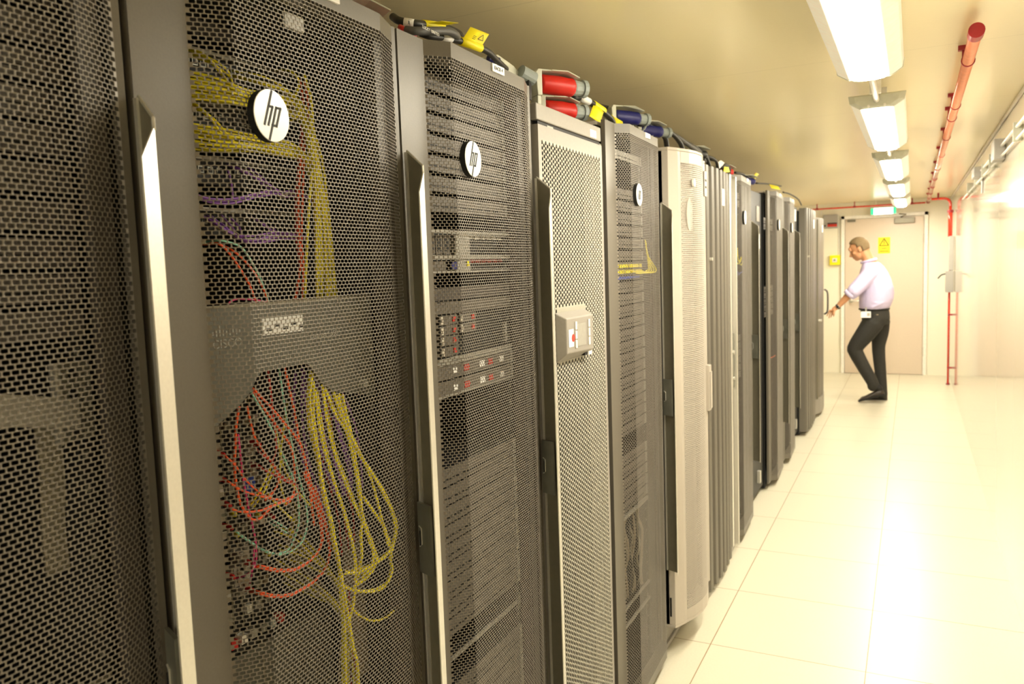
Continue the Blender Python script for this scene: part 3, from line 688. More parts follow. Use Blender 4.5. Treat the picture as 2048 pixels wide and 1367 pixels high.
# storage unit with light rails
t = thing('storage_unit', 'light grey framed storage unit with small red and white modules, below the top server stack', 'storage unit', (XE, Y3c, 1.62))
MB().box(-.75, XE-.02, Y3c-.22, Y3c+.22, 1.612, 1.70, 'server_d').build('chassis', t)
for z, hh in ((1.694, .008), (1.636, .010), (1.606, .004)):
    MB().box(XE-.0035, XE+.004, Y3c-.24, Y3c+.24, z, z+hh, 'server_l').build('rail', t)
s = MB(); s.box(XE-.018, XE-.002, Y3c-.02, Y3c+.045, 1.61, 1.70, 'server_l'); s.build('centre_panel', t)
for k in range(6):
    s = MB(); s.box(XE-.02, XE-.012, Y3c-.218+k*.032, Y3c-.190+k*.032, 1.648, 1.692, 'server'); s.box(XE-.012, XE-.0115, Y3c-.213+k*.032, Y3c-.195+k*.032, 1.655, 1.685, 'server_d'); s.build('drive_bay', t)
for k in range(6):
    s = MB(); s.box(XE-.02, XE-.01, Y3c+.055+k*.03, Y3c+.075+k*.03, 1.684, 1.692, 'white'); s.build('port', t)
    s = MB(); s.box(XE-.02, XE-.01, Y3c+.055+k*.03, Y3c+.078+k*.03, 1.628, 1.635, 'led_red'); s.build('status_light', t)
s = MB(); s.box(XE-.0035, XE, Y3c-.24, Y3c-.07, 1.610, 1.632, 'server'); s.build('blank_plate', t)
s = MB(); s.box(XE-.001, XE+.001, Y3c-.045, Y3c-.02, 1.614, 1.630, 'blue'); s.build('blue_button', t)
s = MB(); s.box(XE-.001, XE+.001, Y3c+.025, Y3c+.035, 1.62, 1.632, 'yellow_tag'); s.build('yellow_light', t)
# drive server
t = thing('drive_server', 'server with columns of drives bearing silver handles and red dots left of the honeycomb cabinet', 'server', (XE, Y3c, 1.42))
MB().box(-.8, XE-.012, Y3c-.22, Y3c+.22, 1.41, 1.535, 'server_d').build('chassis', t)
MB().box(XE-.0035, XE+.002, Y3c-.24, Y3c+.24, 1.515, 1.54, 'server').build('top_bezel', t)
MB().box(XE-.0035, XE+.002, Y3c-.24, Y3c+.24, 1.406, 1.414, 'server_l').build('bottom_bezel', t)
for c_ in range(2):
    for r_ in range(4):
        if c_ == 1 and r_ < 2: continue
        a = Y3c-.105+c_*.088; z = 1.418+r_*.0238
        s = MB(); s.box(XE-.012, XE-.002, a, a+.078, z, z+.021, 'server'); s.box(XE-.002, XE+.001, a+.002, a+.012, z+.002, z+.019, 'alu'); s.box(XE-.002, XE, a+.055, a+.068, z+.005, z+.016, 'led_red'); s.build('drive', t)
s = MB(); s.box(XE, XE+.006, Y3c+.195, Y3c+.207, 1.425, 1.475, 'server_l'); s.build('pull_handle', t)
# pair of gateways
for k, z in enumerate((1.366, 1.326)):
    t = thing('gateway_unit', ['light framed gateway unit directly below the drive server', 'lower of the two light framed gateway units below the drive server'][k], 'gateway', (XE, Y3c, z), 'gateway units')
    MB().box(-.7, XE-.004, Y3c-.22, Y3c+.22, z, z+.036, 'server_d').build('chassis', t)
    MB().box(XE-.0035, XE, Y3c-.24, Y3c+.225, z, z+.036, 'server').build('faceplate', t)
    MB().box(XE-.0035, XE+.003, Y3c-.24, Y3c+.235, z+.033 if k == 0 else z, z+.039 if k == 0 else z+.005, 'server_l').build('rail', t)
    for a, m_, wd in ((-.06, 'label', .018), (-.01, 'led_red', .025), (.065, 'label', .025), (.11, 'led_red', .022), (.17, 'white', .02)):
        s = MB(); s.box(XE, XE+.0015, Y3c+a, Y3c+a+wd, z+.010, z+.024, m_); s.build('port_block', t)
    s = MB(); s.box(XE, XE+.004, Y3c+.225, Y3c+.238, z, z+.036, 'server_l'); s.build('pull_handle', t)
s = MB(); s.box(XE-.0035, XE, Y3c-.24, Y3c+.24, .715, .725, 'server_l'); s.box(XE-.4, XE-.0035, Y3c-.22, Y3c+.22, .715, .718, 'server_d'); s.box(XE-.004, XE+.001, Y3c+.222, Y3c+.24, .70, .74, 'zinc')
tag(s.build('rack_shelf'), 'pale shelf edge slanting across the lower half of the rack left of the honeycomb cabinet', 'shelf')
s = MB(); s.box(-.6, XE-.0035, Y3c-.215, Y3c+.215, 1.542, 1.57, 'server_d'); s.box(XE-.0035, XE, Y3c-.24, Y3c+.24, 1.545, 1.572, 'graphite_dark'); tag(s.build('blanking_panel'), 'dark blanking panel above the drive server', 'panel')

# ---- fifth rack (mesh door beyond the grey cabinet)
t = server_1u(Y5c, 1.625, 'flat server slab above the yellow cables right of the honeycomb cabinet', 'upper servers of rack six', h=.034)
copies(t, [U*i for i in range(1, 6)])
t = server_1u(Y5c, 1.985, 'single flat unit at the very top of the rack right of the honeycomb cabinet', None, face='server_l', h=.03)
t = server_1u(Y5c, .985, 'flat server slab below the yellow cables right of the honeycomb cabinet', 'middle servers of rack six', h=.036)
copies(t, [.0437*i for i in range(1, 13)])
t = server_1u(Y5c, .70, 'dark server slab above the ribbon cable unit right of the honeycomb cabinet', 'lower servers of rack six', h=.036)
copies(t, [.0437*i for i in range(1, 5)])
t = thing('patch_unit', 'patch panel with yellow plugs right of the honeycomb cabinet', 'patch panel', (XE, Y5c, 1.57))
MB().box(-.5, XE-.004, Y5c-.22, Y5c+.22, 1.555, 1.617, 'server_d').build('chassis', t)
MB().box(XE-.0035, XE, Y5c-.24, Y5c+.24, 1.555, 1.617, 'server').build('faceplate', t)
for r_ in range(2):
    for k in range(14):
        s = MB(); s.box(XE, XE+.02, Y5c-.16+k*.024, Y5c-.147+k*.024, 1.578+r_*.02, 1.590+r_*.02, 'yellow' if (k*7+r_) % 5 else 'yellow_d'); s.build('plug', t)
s = MB(); s.box(XE, XE+.012, Y5c-.2, Y5c+.16, 1.558, 1.566, 'bluec'); s.build('cable_bar', t)
def cable(pts, r, m, name, label, cat='cable', group=None, n=6, steps=7):
    o = MB().tube(smooth_path(pts, steps), r, m, n).build(name, smooth=True)
    return tag(o, label, cat, group)
for k in range(5):
    y_ = Y5c+.03+k*.03
    cable([(XE+.02, y_, 1.585), (XE+.05, y_+.02, 1.575), (XE+.05, y_+.10, 1.585), (XE+.03, Y5c+.215, 1.60+.01*k), (XE+.02, Y5c+.215, 1.70)], .0024, 'yellow', 'patch_cable',
          'short yellow patch cable curling right from the patch panel right of the honeycomb cabinet', group='yellow cables in rack six')
t = thing('ribbon_cable_unit', 'open unit of twisted dark cables low in the rack right of the honeycomb cabinet', 'equipment', (XE, Y5c, .32))
for z, hh in ((.675, .015), (.335, .008), (.265, .010)):
    MB().box(XE-.0035, XE+.004, Y5c-.24, Y5c+.24, z, z+hh, 'server_l').build('rail', t)
MB().box(-.6, XE-.06, Y5c-.22, Y5c+.22, .28, .69, 'server_d').build('chassis', t)
for k in range(16):
    a = Y5c-.20+k*.026; rr = random.Random(k)
    pts = [(XE-.02+rr.uniform(-.01, .01), a+rr.uniform(-.012, .012), .345+i*.055) for i in range(7)]
    MB().tube(smooth_path(pts, 4), .0055, ['tan_c', 'server_d', 'aludark'][k % 3], 6).build('ribbon_cable', t, True)

# ---- second rack: switches, fibre chassis and cables
def switch(z, label, ports, x=-.345, y0=-2.455, y1=-1.985, face='aludark', h=.040):
    t = thing('patch_switch', label, 'network switch', (x, (y0+y1)/2, z))
    MB().box(x-.3, x-.004, y0, y1, z, z+h, 'server_d').build('chassis', t)
    MB().box(x-.004, x, y0, y1, z, z+h, 'server_d').build('faceplate', t)
    MB().box(x-.06, x+.012, y0, y1, z+h, z+h+.006, face).build('top_rail', t)
    for k in range(ports):
        a = y0+.03+k*(y1-y0-.06)/ports
        s = MB(); s.box(x, x+.004, a, a+.012, z+.018, z+.030, 'zinc'); s.box(x+.004, x+.0045, a+.002, a+.010, z+.020, z+.028, 'ink'); s.build('port', t)
    return t
switch(1.955, 'topmost patch panel of the cable-filled rack', 24)
switch(1.868, 'second patch panel of the cable-filled rack, behind the round badge', 24)
switch(1.775, 'switch with pale top rail feeding the upper purple cables', 20, face='server_l')
switch(1.688, 'lower switch with pale top rail above the aqua cable', 20, face='server_l')
s = MB(); s.box(-.6, -.352, -2.458, -1.985, 2.03, 2.05, 'server_d'); s.box(-.352, -.345, -2.458, -1.985, 2.028, 2.054, 'graphite_dark'); tag(s.build('blanking_panel'), 'dark blanking panel at the top of the cable-filled rack', 'panel')
s = MB(); a_ = P(570, 22, x=-.16); b_ = P(607, 47, x=-.16); s.box(-.165, -.16, a_.y, b_.y, a_.z-.024, a_.z, 'label'); tag(s.build('paper_label'), 'small white paper label high inside the cable-filled rack', 'label')
# smoked panel with arched cut-out
XC = -.182
ol = [P(*q, x=XC) for q in ((403, 614), (720, 598), (722, 811), (692, 796), (666, 782), (643, 764), (625, 738), (613, 726), (525, 741), (514, 755), (502, 782), (479, 811), (455, 832), (425, 858))]
Y2a, Y2b = -2.46, -1.99
zt_ = (ol[0].z+ol[1].z)/2
pts = [(XC, Y2a, zt_), (XC, Y2b, zt_), (XC, Y2b, 1.375)]+[(XC, p.y, p.z) for p in ol[4:-1]]+[(XC, -2.42, 1.375), (XC, Y2a, 1.37)]
cp_ = thing('switch_front_panel', 'grey front panel with arched cable opening across the cable-filled rack', 'panel', (XC, Y2c, 1.56))
s = MB(); s.extr(pts[::-1], (-.006, 0, 0), 'cisco'); s.build('panel_plate', cp_)
s = MB(); s.box(XC-.010, XC+.001, Y2a, Y2b, zt_, zt_+.004, 'aludark'); s.build('top_edge', cp_)
a_ = P(523, 637, x=XC); b_ = P(605, 650, x=XC)
s = MB(); s.box(XC, XC+.0012, a_.y, b_.y, 1.518, 1.545, 'label'); s.build('barcode_sticker', cp_)
for k in range(5):
    s = MB(); s.box(XC+.0012, XC+.0016, a_.y+.008+k*.019, a_.y+.020+k*.019, 1.524+.006*(k % 2), 1.529+.006*(k % 2), 'ink'); s.build('sticker_mark', cp_)
a_ = P(430, 690, x=XC); text('CISCO', .0185, 'lgrey', (XC+.0006, a_.y+.024, a_.z), FACE_X, 'lettering', cp_, sx=1.1)
for k, hh in enumerate((.005, .009, .016, .009, .005, .009, .016, .009, .005)):
    q = a_.y-.003+k*.0066; zz = a_.z+.017
    s = MB(); s.box(XC, XC+.0008, q-.0012, q+.0012, zz-min(hh, .009)/2, zz+hh-min(hh, .009)/2, 'lgrey'); s.build('logo_bar', cp_)
a_ = P(648, 668, x=XC); text('WS-C6513', .016, 'lgrey', (XC+.0006, a_.y, a_.z), FACE_X, 'lettering', cp_) if False else text('catalyst 6500', .014, 'lgrey', (XC+.0006, a_.y, a_.z), FACE_X, 'lettering', cp_)
s = MB(); s.tube([(XC, P(729, 757, x=XC).y-.012, 1.405), (XC+.012, P(729, 757, x=XC).y-.012, 1.405)], .008, 'alu', 10); s.build('thumb_screw', cp_)
# chassis of upright line cards
XB = -.30
ch = thing('line_card_chassis', 'chassis of upright line cards with pale plugs behind the orange fibres', 'network chassis', (XB, Y2c, 1.0))
MB().box(-.8, XB-.012, -2.455, -1.985, .955, 1.45, 'server_d').build('chassis', ch)
for k in range(12):
    a = -2.45+k*.0225
    s = MB(); s.box(XB-.012, XB-.004, a, a+.0205, 1.0, 1.43, 'server_d'); s.box(XB-.004, XB-.001, a, a+.0022, 1.0, 1.43, 'aludark')
    s.build('line_card', ch)
    for j in range(11):
        z = 1.02+j*.037
        if (k*5+j*3) % 4 == 0: continue
        s = MB(); s.box(XB-.004, XB+.004, a+.006, a+.017, z, z+.014, ['server_l', 'zinc', 'white', 'aludark', 'tan_c'][(k*3+j) % 5]); s.build('port', ch)
for k in range(13):
    a = -2.45+k*.023
    s = MB(); s.box(XB-.004, XB+.012, a, a+.014, .975, .990, ['boot', 'white', 'server_l', 'zinc', 'plug_grey', 'led_red', 'server_l'][k % 7]); s.build('card_latch', ch)
MB().box(XB-.01, XB+.004, -2.455, -2.16, .960, .968, 'server_d').build('lower_bezel', ch)
MB().box(XB-.02, XB+.01, -2.15, -1.99, .98, 1.43, 'server_d').build('fan_tray', ch)
fg = thing('fan_grille', 'wide plain grey ventilation grille beneath the upright line cards', 'grille', (XB, Y2c, .6))
s = MB(); s.box(-.75, XB, -2.455, -2.02, .56, .95, 'cisco'); s.build('grille_plate', fg)
for y_ in (-2.21, -2.07):
    s = MB(); s.box(XB, XB+.0015, y_, y_+.004, .58, .93, 'aludark'); s.build('seam', fg)
t = server_1u(Y2c, .44, 'dark flat unit near the floor in the cable-filled rack', 'bottom units of the cable-filled rack', face='graphite_dark', x=-.29); copies(t, [U, -U, -2*U, -3*U])
s = MB(); s.box(-.245, -.240, P(690, 1150, x=-.24).y, P(728, 1150, x=-.24).y, .80, 1.10, 'tan_c'); tag(s.build('cable_duct'), 'grey-tan upright cable duct at the lower right inside the cable-filled rack', 'cable duct')

def K(px, py, x): return P(px, py, x=x)
def fam(ctrl, n, jit, m, r, label, group, name='patch_cable', seed=0, spread=None, steps=6):
    """n cables that follow one course; ctrl: (px, py, depth); spread: extra px shift per cable at each control point"""
    rg = random.Random(seed)
    for i in range(n):
        pts = []
        u = (i/(n-1)-.5)*2 if n > 1 else 0
        for k, (px, py, x) in enumerate(ctrl):
            sx_, sy_ = (spread[k] if spread else (0, 0))
            p = K(px, py, x)
            p = p+Vector((rg.uniform(-.3, 1)*jit*.8, (u*sx_+rg.uniform(-1, 1)*jit*900)*.00085, (-u*sy_+rg.uniform(-1, 1)*jit*900)*.0007))
            p.x = min(p.x-(i % 3)*2.3*r, -.130)
            pts.append(p)
        mm = m if isinstance(m, str) else m[i % len(m)]
        cable(pts, r, mm, name, label, group=group, steps=steps)
def one(ctrl, m, r, label, name='patch_cable', group=None, x=-.2, rep=1, off=(0, 0)):
    for i in range(rep):
        pts = [K(c[0]+off[0]*i, c[1]+off[1]*i, c[2] if len(c) > 2 else x) for c in ctrl]
        cable(pts, r, m, name, label, group=group)

# upper yellow bundles
G = 'yellow patch cables of the top patch panel'
fam([(368, 168, -.31), (440, 180, -.29), (500, 196, -.28), (560, 207, -.28), (605, 232, -.27), (630, 300, -.25), (645, 420, -.24), (650, 520, -.235), (652, 612, -.235)],
    13, .004, ['yellow', 'yellow', 'yellow_d'], .0023, 'yellow patch cable in the bundle leaving the topmost patch panel and dropping on the right', G, seed=1,
    spread=[(0, 30), (6, 26), (6, 20), (8, 22), (10, 18), (12, 10), (20, 0), (24, 0), (30, 0)])
fam([(368, 268, -.31), (440, 280, -.29), (500, 284, -.28), (560, 295, -.28), (600, 308, -.27), (628, 345, -.255), (644, 430, -.24), (650, 520, -.235), (652, 612, -.235)],
    12, .004, ['yellow', 'yellow', 'yellow_d'], .0023, 'yellow patch cable in the bundle leaving the second patch panel and dropping on the right', 'yellow patch cables of the second patch panel', seed=2,
    spread=[(0, 28), (6, 26), (6, 18), (8, 20), (10, 16), (10, 8), (20, 0), (26, 0), (32, 0)])
fam([(372, 105, -.335), (410, 112, -.30), (445, 140, -.29), (470, 178, -.29), (520, 205, -.28)], 5, .004, 'yellow', .0019, 'thin yellow cable fanning down from the left end of the topmost patch panel', 'thin yellow cables at top left', seed=3, spread=[(10, 8), (12, 8), (14, 6), (10, 6), (6, 6)])
fam([(372, 208, -.335), (400, 215, -.30), (425, 240, -.29), (450, 270, -.29), (475, 285, -.28)], 4, .004, 'yellow', .0019, 'thin yellow cable fanning down from the left end of the second patch panel', 'thin yellow cables at second left', seed=4, spread=[(10, 8), (12, 8), (14, 6), (10, 6), (6, 6)])
fam([(470, 150, -.33), (520, 160, -.29), (570, 180, -.28), (605, 215, -.27), (622, 260, -.26), (632, 330, -.25), (645, 440, -.24)], 4, .004, 'yellow', .002, 'yellow cable arching over the top bundle of the cable-filled rack', 'yellow cables arching over the top bundle', seed=5, spread=[(10, 6)]*7)
one([(550, 140, -.335), (580, 142, -.27), (598, 165, -.26), (585, 205, -.28)], 'yellow', .002, 'yellow cable looping back at the right end of the topmost patch panel')
one([(590, 190, -.28), (598, 215, -.26), (592, 235, -.26), (570, 245, -.29)], 'yellow', .002, 'yellow cable hooked beside the round badge of the cable-filled rack')
one([(620, 235, -.25), (628, 300, -.25), (622, 360, -.245), (616, 446, -.24), (609, 605, -.235)], 'yellow', .0026, 'lone thick yellow cable left of the falling yellow bundle')
one([(608, 150, -.26), (622, 200, -.25), (630, 300, -.25), (645, 400, -.24), (662, 500, -.235), (674, 600, -.235)], 'yellow', .0026, 'yellow cable on the outer right side of the falling yellow bundle')
fam([(525, 165, -.33), (560, 175, -.29), (590, 205, -.28), (600, 240, -.27)], 4, .005, 'tan_c', .0022, 'tan grey cable tangled at the right of the top patch panels', 'tan grey cables at the top panels', seed=6, spread=[(20, 6)]*4)
# red uprights
fam([(604, 160, -.28), (610, 215, -.28), (606, 300, -.27), (600, 400, -.26), (600, 480, -.26), (604, 530, -.25), (597, 608, -.25)], 4, .003, ['orange', 'redc', 'redc', 'orange'], .0022,
    'red-orange cable running down beside the yellow bundle', 'red-orange upright cables', seed=7, spread=[(5, 0), (5, 0), (5, 0), (4, 0), (5, 0), (5, 0), (14, 0)])
# purple cables of the two switches
fam([(478, 332, -.34), (512, 352, -.30), (538, 372, -.29), (565, 388, -.28), (600, 388, -.27), (625, 400, -.26)], 9, .005, ['purple', 'purple', 'purple', 'tan_c'], .0019, 'purple cable fanning from the upper pale-railed switch', 'upper purple cables', seed=8,
    spread=[(38, 3), (26, 6), (12, 6), (5, 6), (4, 6), (4, 4)])
fam([(370, 372, -.30), (410, 398, -.28), (465, 402, -.28), (525, 388, -.28), (560, 385, -.28)], 3, .003, 'purple', .0019, 'purple cable swagged low across the left of the upper switch', 'swagged purple cables', seed=9, spread=[(4, 4)]*5)
one([(455, 340, -.33), (462, 365, -.29), (466, 400, -.28)], 'purple', .0019, 'single short purple cable dropping from the upper switch')
fam([(425, 430, -.34), (450, 452, -.30), (478, 474, -.29), (510, 480, -.28), (560, 472, -.28), (610, 474, -.26)], 10, .005, ['purple', 'purple', 'tan_c', 'purple'], .0019, 'purple cable fanning from the lower pale-railed switch', 'lower purple cables', seed=10,
    spread=[(45, 3), (32, 6), (14, 6), (8, 6), (4, 6), (4, 4)])
fam([(515, 438, -.34), (535, 452, -.30), (560, 468, -.29), (600, 474, -.27)], 4, .004, 'purple', .0019, 'purple cable leaving the right half of the lower switch', 'right purple cables', seed=11, spread=[(22, 3), (16, 3), (8, 3), (4, 3)])
# cables above the arched panel
one([(372, 488, -.25), (410, 484, -.23), (440, 481), (467, 487), (485, 497), (503, 523), (521, 558), (537, 604), (545, 640)], 'teal', .0017, 'aqua fibre cable curving above the arched panel', 'fibre_cable')
one([(375, 480, -.25), (405, 488, -.24), (435, 487), (455, 502), (476, 531), (497, 566), (513, 608), (520, 640)], 'orange', .0019, 'orange fibre cable left of the aqua one above the arched panel', 'fibre_cable')
one([(440, 488, -.23), (467, 502), (490, 522), (511, 549), (528, 581), (538, 610)], 'orange', .0017, 'orange fibre cable running beside the aqua one above the arched panel', 'fibre_cable')
one([(448, 625, -.21), (454, 612), (461, 603), (473, 598), (492, 598), (520, 601), (540, 606)], 'pink', .0015, 'magenta fibre cable humped over the top edge of the arched panel', 'fibre_cable')
# lower fibres
F_ = 'fibre_cable'
one([(497, 772, -.2), (503, 785), (526, 825), (545, 862), (563, 904), (580, 941), (589, 965), (595, 991), (598, 1020), (596, 1053), (588, 1076), (577, 1098), (555, 1107), (530, 1102), (500, 1082), (470, 1061)], 'teal', .0017, 'aqua fibre cable slanting from the left corner of the arch', F_)
one([(557, 728, -.2), (563, 773), (571, 825), (580, 871), (590, 918), (600, 962), (609, 997), (614, 1028), (613, 1056), (600, 1088), (566, 1108), (528, 1100), (492, 1078), (472, 1062)], 'teal', .0017, 'aqua fibre cable hanging from the top of the arch', F_)
one([(478, 812, -.2), (472, 852), (470, 896), (469, 935), (473, 972), (479, 1001), (490, 1022), (503, 1038), (520, 1036), (545, 1012), (575, 1000), (595, 985)], 'orange', .0024, 'thick orange fibre cable dropping straight down at the far left', F_)
one([(595, 985), (572, 998), (541, 1012), (522, 1020), (500, 1023), (478, 1022), (462, 1017), (448, 1010, -.25)], 'orange', .0019, 'orange fibre cable sweeping left to the second red boot', F_)
one([(505, 776), (538, 810), (568, 845), (591, 874), (605, 899), (616, 950), (622, 1000), (628, 1050)], 'orange', .0021, 'orange fibre cable slanting right from the left corner of the arch', F_)
one([(506, 784), (534, 825), (564, 866), (582, 896), (589, 940), (586, 990), (570, 1010)], 'orange', .0019, 'orange fibre cable just below the slanting one', F_)
one([(568, 728), (578, 776), (589, 825), (598, 878), (607, 910), (620, 959), (632, 1000)], 'orange', .0021, 'orange fibre cable hanging beside the top of the arch', F_)
one([(535, 735), (541, 781), (545, 818), (549, 857), (552, 900), (540, 930)], 'redc', .0019, 'dark red cable hanging from the left of the arch top', F_)
one([(494, 812), (503, 852), (513, 881), (538, 917), (556, 948), (552, 975), (530, 1000)], 'orange', .0019, 'orange fibre cable curving off beside the left red plugs', F_)
one([(503, 888, -.27), (520, 905), (545, 925), (560, 950), (590, 968), (600, 1000)], 'redc', .002, 'red cable from the upper pale plug block', F_)
one([(505, 932, -.27), (525, 938), (550, 950), (572, 962), (596, 970)], 'redc', .002, 'red cable from the second pale plug block', F_)
one([(432, 905, -.27), (450, 912), (470, 930), (492, 960), (520, 985), (550, 1000)], 'orange', .0018, 'orange fibre cable from the first red boot at the left edge', F_)
one([(436, 955, -.27), (455, 962), (475, 975), (500, 986), (540, 996), (575, 1000)], 'orange', .0018, 'orange fibre cable from the second red boot at the left edge', F_)
one([(476, 868), (481, 913), (485, 950), (490, 978), (496, 1011), (503, 1044), (509, 1070), (512, 1095), (511, 1125), (498, 1145), (472, 1156, -.25)], 'pink', .0018, 'magenta fibre cable running down through the left of the rack', F_)
one([(508, 1095), (506, 1130), (500, 1165, -.25)], 'pink', .0015, 'short magenta fibre cable near the orange loops', F_)
one([(500, 1125, -.25), (519, 1130), (558, 1138), (593, 1135), (625, 1115), (643, 1090), (645, 1058), (638, 1020), (622, 975), (610, 940)], 'orange', .0018, 'upper orange fibre cable looping low to the right', F_, rep=2, off=(-3, 4), group='upper orange loop')
one([(500, 1178, -.25), (519, 1183), (548, 1189), (580, 1187), (615, 1170), (647, 1141), (660, 1109), (657, 1071), (645, 1020), (630, 970)], 'orange', .0018, 'lower orange fibre cable looping low to the right', F_, rep=2, off=(-2, 4), group='lower orange loop')
for j, (px, py) in enumerate(((436, 906), (439, 957), (447, 1006), (450, 1052), (506, 884), (508, 930), (495, 1124), (497, 1178), (455, 1150), (535, 1030))):
    a_ = K(px-9, py-1, -.285); b_ = K(px+2, py, -.262); c_ = K(px+14, py+5, -.24)
    tag(MB().tube(smooth_path([a_, b_, c_], 4), [.0052]*5+[.0042]*3+[.003], 'boot', 8).build('cable_boot', smooth=True),
        ['red plug boot, topmost at the left edge of the rack', 'red plug boot, second from top at the left edge', 'red plug boot, third from top at the left edge', 'red plug boot, fourth at the left edge, feeding aqua fibre',
         'red plug boot on the upper pale plug block', 'red plug boot on the second pale plug block', 'red plug boot at the start of the upper orange loop', 'red plug boot at the start of the lower orange loop',
         'orange-red plug boot near the magenta cable foot', 'small red plug boot in the middle beside thin aqua cables'][j], 'plug')
for j, (px, py) in enumerate(((466, 1027), (472, 1068), (583, 1037), (581, 1060), (536, 1106), (516, 1030))):
    a_ = K(px-4, py-1, -.235); b_ = K(px+5, py+2, -.225)
    tag(MB().tube([a_, b_], .0042, 'yellow_d', 8).build('cable_clip', smooth=True), ['ochre clip left of the big orange curve', 'ochre clip left beside the aqua pair', 'ochre clip at the end of a yellow strand', 'ochre clip just under the yellow strand end', 'ochre clip where the aqua fibres turn', 'orange-yellow clip at the big orange curve bottom'][j], 'clip')
fam([(505, 1012, -.22), (525, 985, -.21), (538, 955, -.21), (548, 930, -.21)], 2, .003, 'yellow', .0019, 'short yellow cable rising between the orange fibres', 'short rising yellow cables', seed=12, spread=[(8, 3)]*4)
one([(535, 985, -.21), (548, 1002), (565, 1020), (583, 1037)], 'yellow', .0019, 'short yellow cable slanting down to an ochre clip')
one([(548, 840, -.22), (556, 880), (566, 930), (590, 975), (620, 1010)], 'yellow_d', .0017, 'ochre cable wandering behind the aqua fibres')
one([(575, 800, -.24), (568, 850), (562, 900), (560, 960), (572, 1010)], 'yellow_d', .0017, 'second ochre cable behind the aqua fibres')
one([(534, 1033, -.23), (555, 1045), (575, 1057)], 'teal', .0013, 'thin short aqua cable in the middle', F_, rep=2, off=(1, 9), group='thin short aqua cables')
s = MB(); a_ = K(490, 972, -.26); s.box(-.265, -.26, a_.y, a_.y+.024, a_.z-.012, a_.z+.012, 'bluec'); tag(s.build('blue_plug'), 'blue plug among the orange fibres', 'plug')
# pale plug blocks
for j, (px, py) in enumerate(((492, 893), (495, 938), (481, 1120), (484, 1165), (470, 1150))):
    a_ = K(px, py, -.285); s = MB(); s.box(-.298, -.276, a_.y-.010, a_.y+.012, a_.z-.017, a_.z+.017, 'server_l'); s.box(-.276, -.272, a_.y-.006, a_.y+.004, a_.z-.010, a_.z+.010, 'tan_c')
    tag(s.build('plug_block'), ['pale plug block, uppermost', 'pale plug block, second from top', 'pale plug block left of the upper orange loop', 'pale plug block left of the lower orange loop', 'small pale plug block by the magenta cable foot'][j], 'plug')
# purple curtain
fam([(628, 745, -.225), (640, 800, -.215), (655, 870, -.215), (680, 940, -.22), (690, 990, -.225)], 8, .004, 'purple', .0023, 'purple cable hanging among the yellow ones below the arch', 'purple cables below the arch', seed=13,
    spread=[(38, 22), (46, 4), (50, 0), (40, 0), (30, 10)])
fam([(600, 745, -.235), (596, 800, -.23), (602, 870, -.225), (615, 930, -.225), (640, 1000, -.225), (650, 1040, -.225)], 5, .004, 'purple', .0022, 'purple cable hanging left of the yellow ones below the arch', 'left purple cables below the arch', seed=14, spread=[(14, 5), (16, 4), (14, 0), (12, 0), (10, 0), (10, 0)])
one([(682, 778, -.21), (696, 810), (710, 850), (717, 886), (722, 930), (725, 975)], 'purple', .0017, 'outermost thin purple cable on the right of the curtain')
fam([(640, 790, -.235), (650, 860, -.23), (665, 940, -.23), (690, 1020, -.23), (700, 1100, -.23)], 3, .005, 'redc', .002, 'dark red cable hidden among the purple ones', 'dark red cables below the arch', seed=15, spread=[(30, 0)]*5)
# yellow cascade
W8 = lambda a: [(600+u/2.734, 740+v/2.734, -.190+.052*min(1, max(0, (u-150)/330))) for u, v in a]
casc = [
 ([(75, 5), (60, 150), (70, 300), (100, 430), (122, 560), (145, 690), (180, 820), (200, 950), (225, 1080), (240, 1200), (250, 1400), (262, 1720), (270, 2700)], 3, 5),
 ([(85, 60), (88, 250), (108, 450), (132, 600), (160, 730), (188, 870), (212, 1000), (240, 1130), (270, 1300), (300, 1500), (330, 1720), (345, 2700)], 3, 7),
 ([(90, 100), (120, 330), (160, 500), (200, 630), (240, 760), (280, 900), (300, 1000), (312, 1120), (300, 1250), (270, 1400)], 2, 6),
 ([(125, 80), (160, 280), (200, 450), (250, 590), (310, 730), (360, 850), (400, 960), (425, 1040), (380, 1120), (300, 1180)], 2, 6),
 ([(140, 90), (200, 240), (250, 310), (290, 410), (312, 510), (330, 640), (345, 780), (372, 880), (405, 970), (400, 1060), (340, 1130)], 2, 6),
 ([(195, 120), (230, 230), (268, 330), (292, 430), (315, 545), (332, 660), (352, 790), (345, 900), (350, 1010), (330, 1120)], 3, 8),
 ([(215, 130), (250, 270), (300, 390), (370, 515), (430, 620), (482, 720), (518, 810), (524, 900), (490, 985), (430, 1045), (340, 1090), (250, 1110)], 2, 5),
 ([(235, 135), (272, 285), (312, 425), (400, 560), (462, 660), (508, 760), (532, 860), (512, 960), (500, 1030), (506, 1090), (478, 1165), (415, 1205), (330, 1205), (240, 1180)], 2, 4),
 ([(318, 440), (382, 565), (420, 700), (452, 830), (490, 930), (500, 1030)], 1, 4),
 ([(345, 690), (395, 760), (440, 830), (470, 900), (480, 960)], 1, 4)]
desc = ['yellow cable in the leftmost strand of the cascade', 'yellow cable in the second strand of the cascade', 'yellow cable in the third strand of the cascade', 'yellow cable in the fourth strand, ending in a small loop',
        'yellow cable in the fifth strand, starting at the arch corner', 'yellow cable in the thick middle strand of the cascade', 'yellow cable in the wide inner loop on the right', 'yellow cable in the widest outer loop on the right',
        'single yellow cable inside the right loop', 'short single yellow cable inside the right loop']
for j, (ct, n_, sp) in enumerate(casc):
    fam(W8(ct), n_, .0022, ['yellow'], .0025, desc[j], 'cascade strand: '+desc[j].split(' in ')[-1] if n_ > 1 else None, seed=20+j, spread=[(sp, 0)]*len(ct))
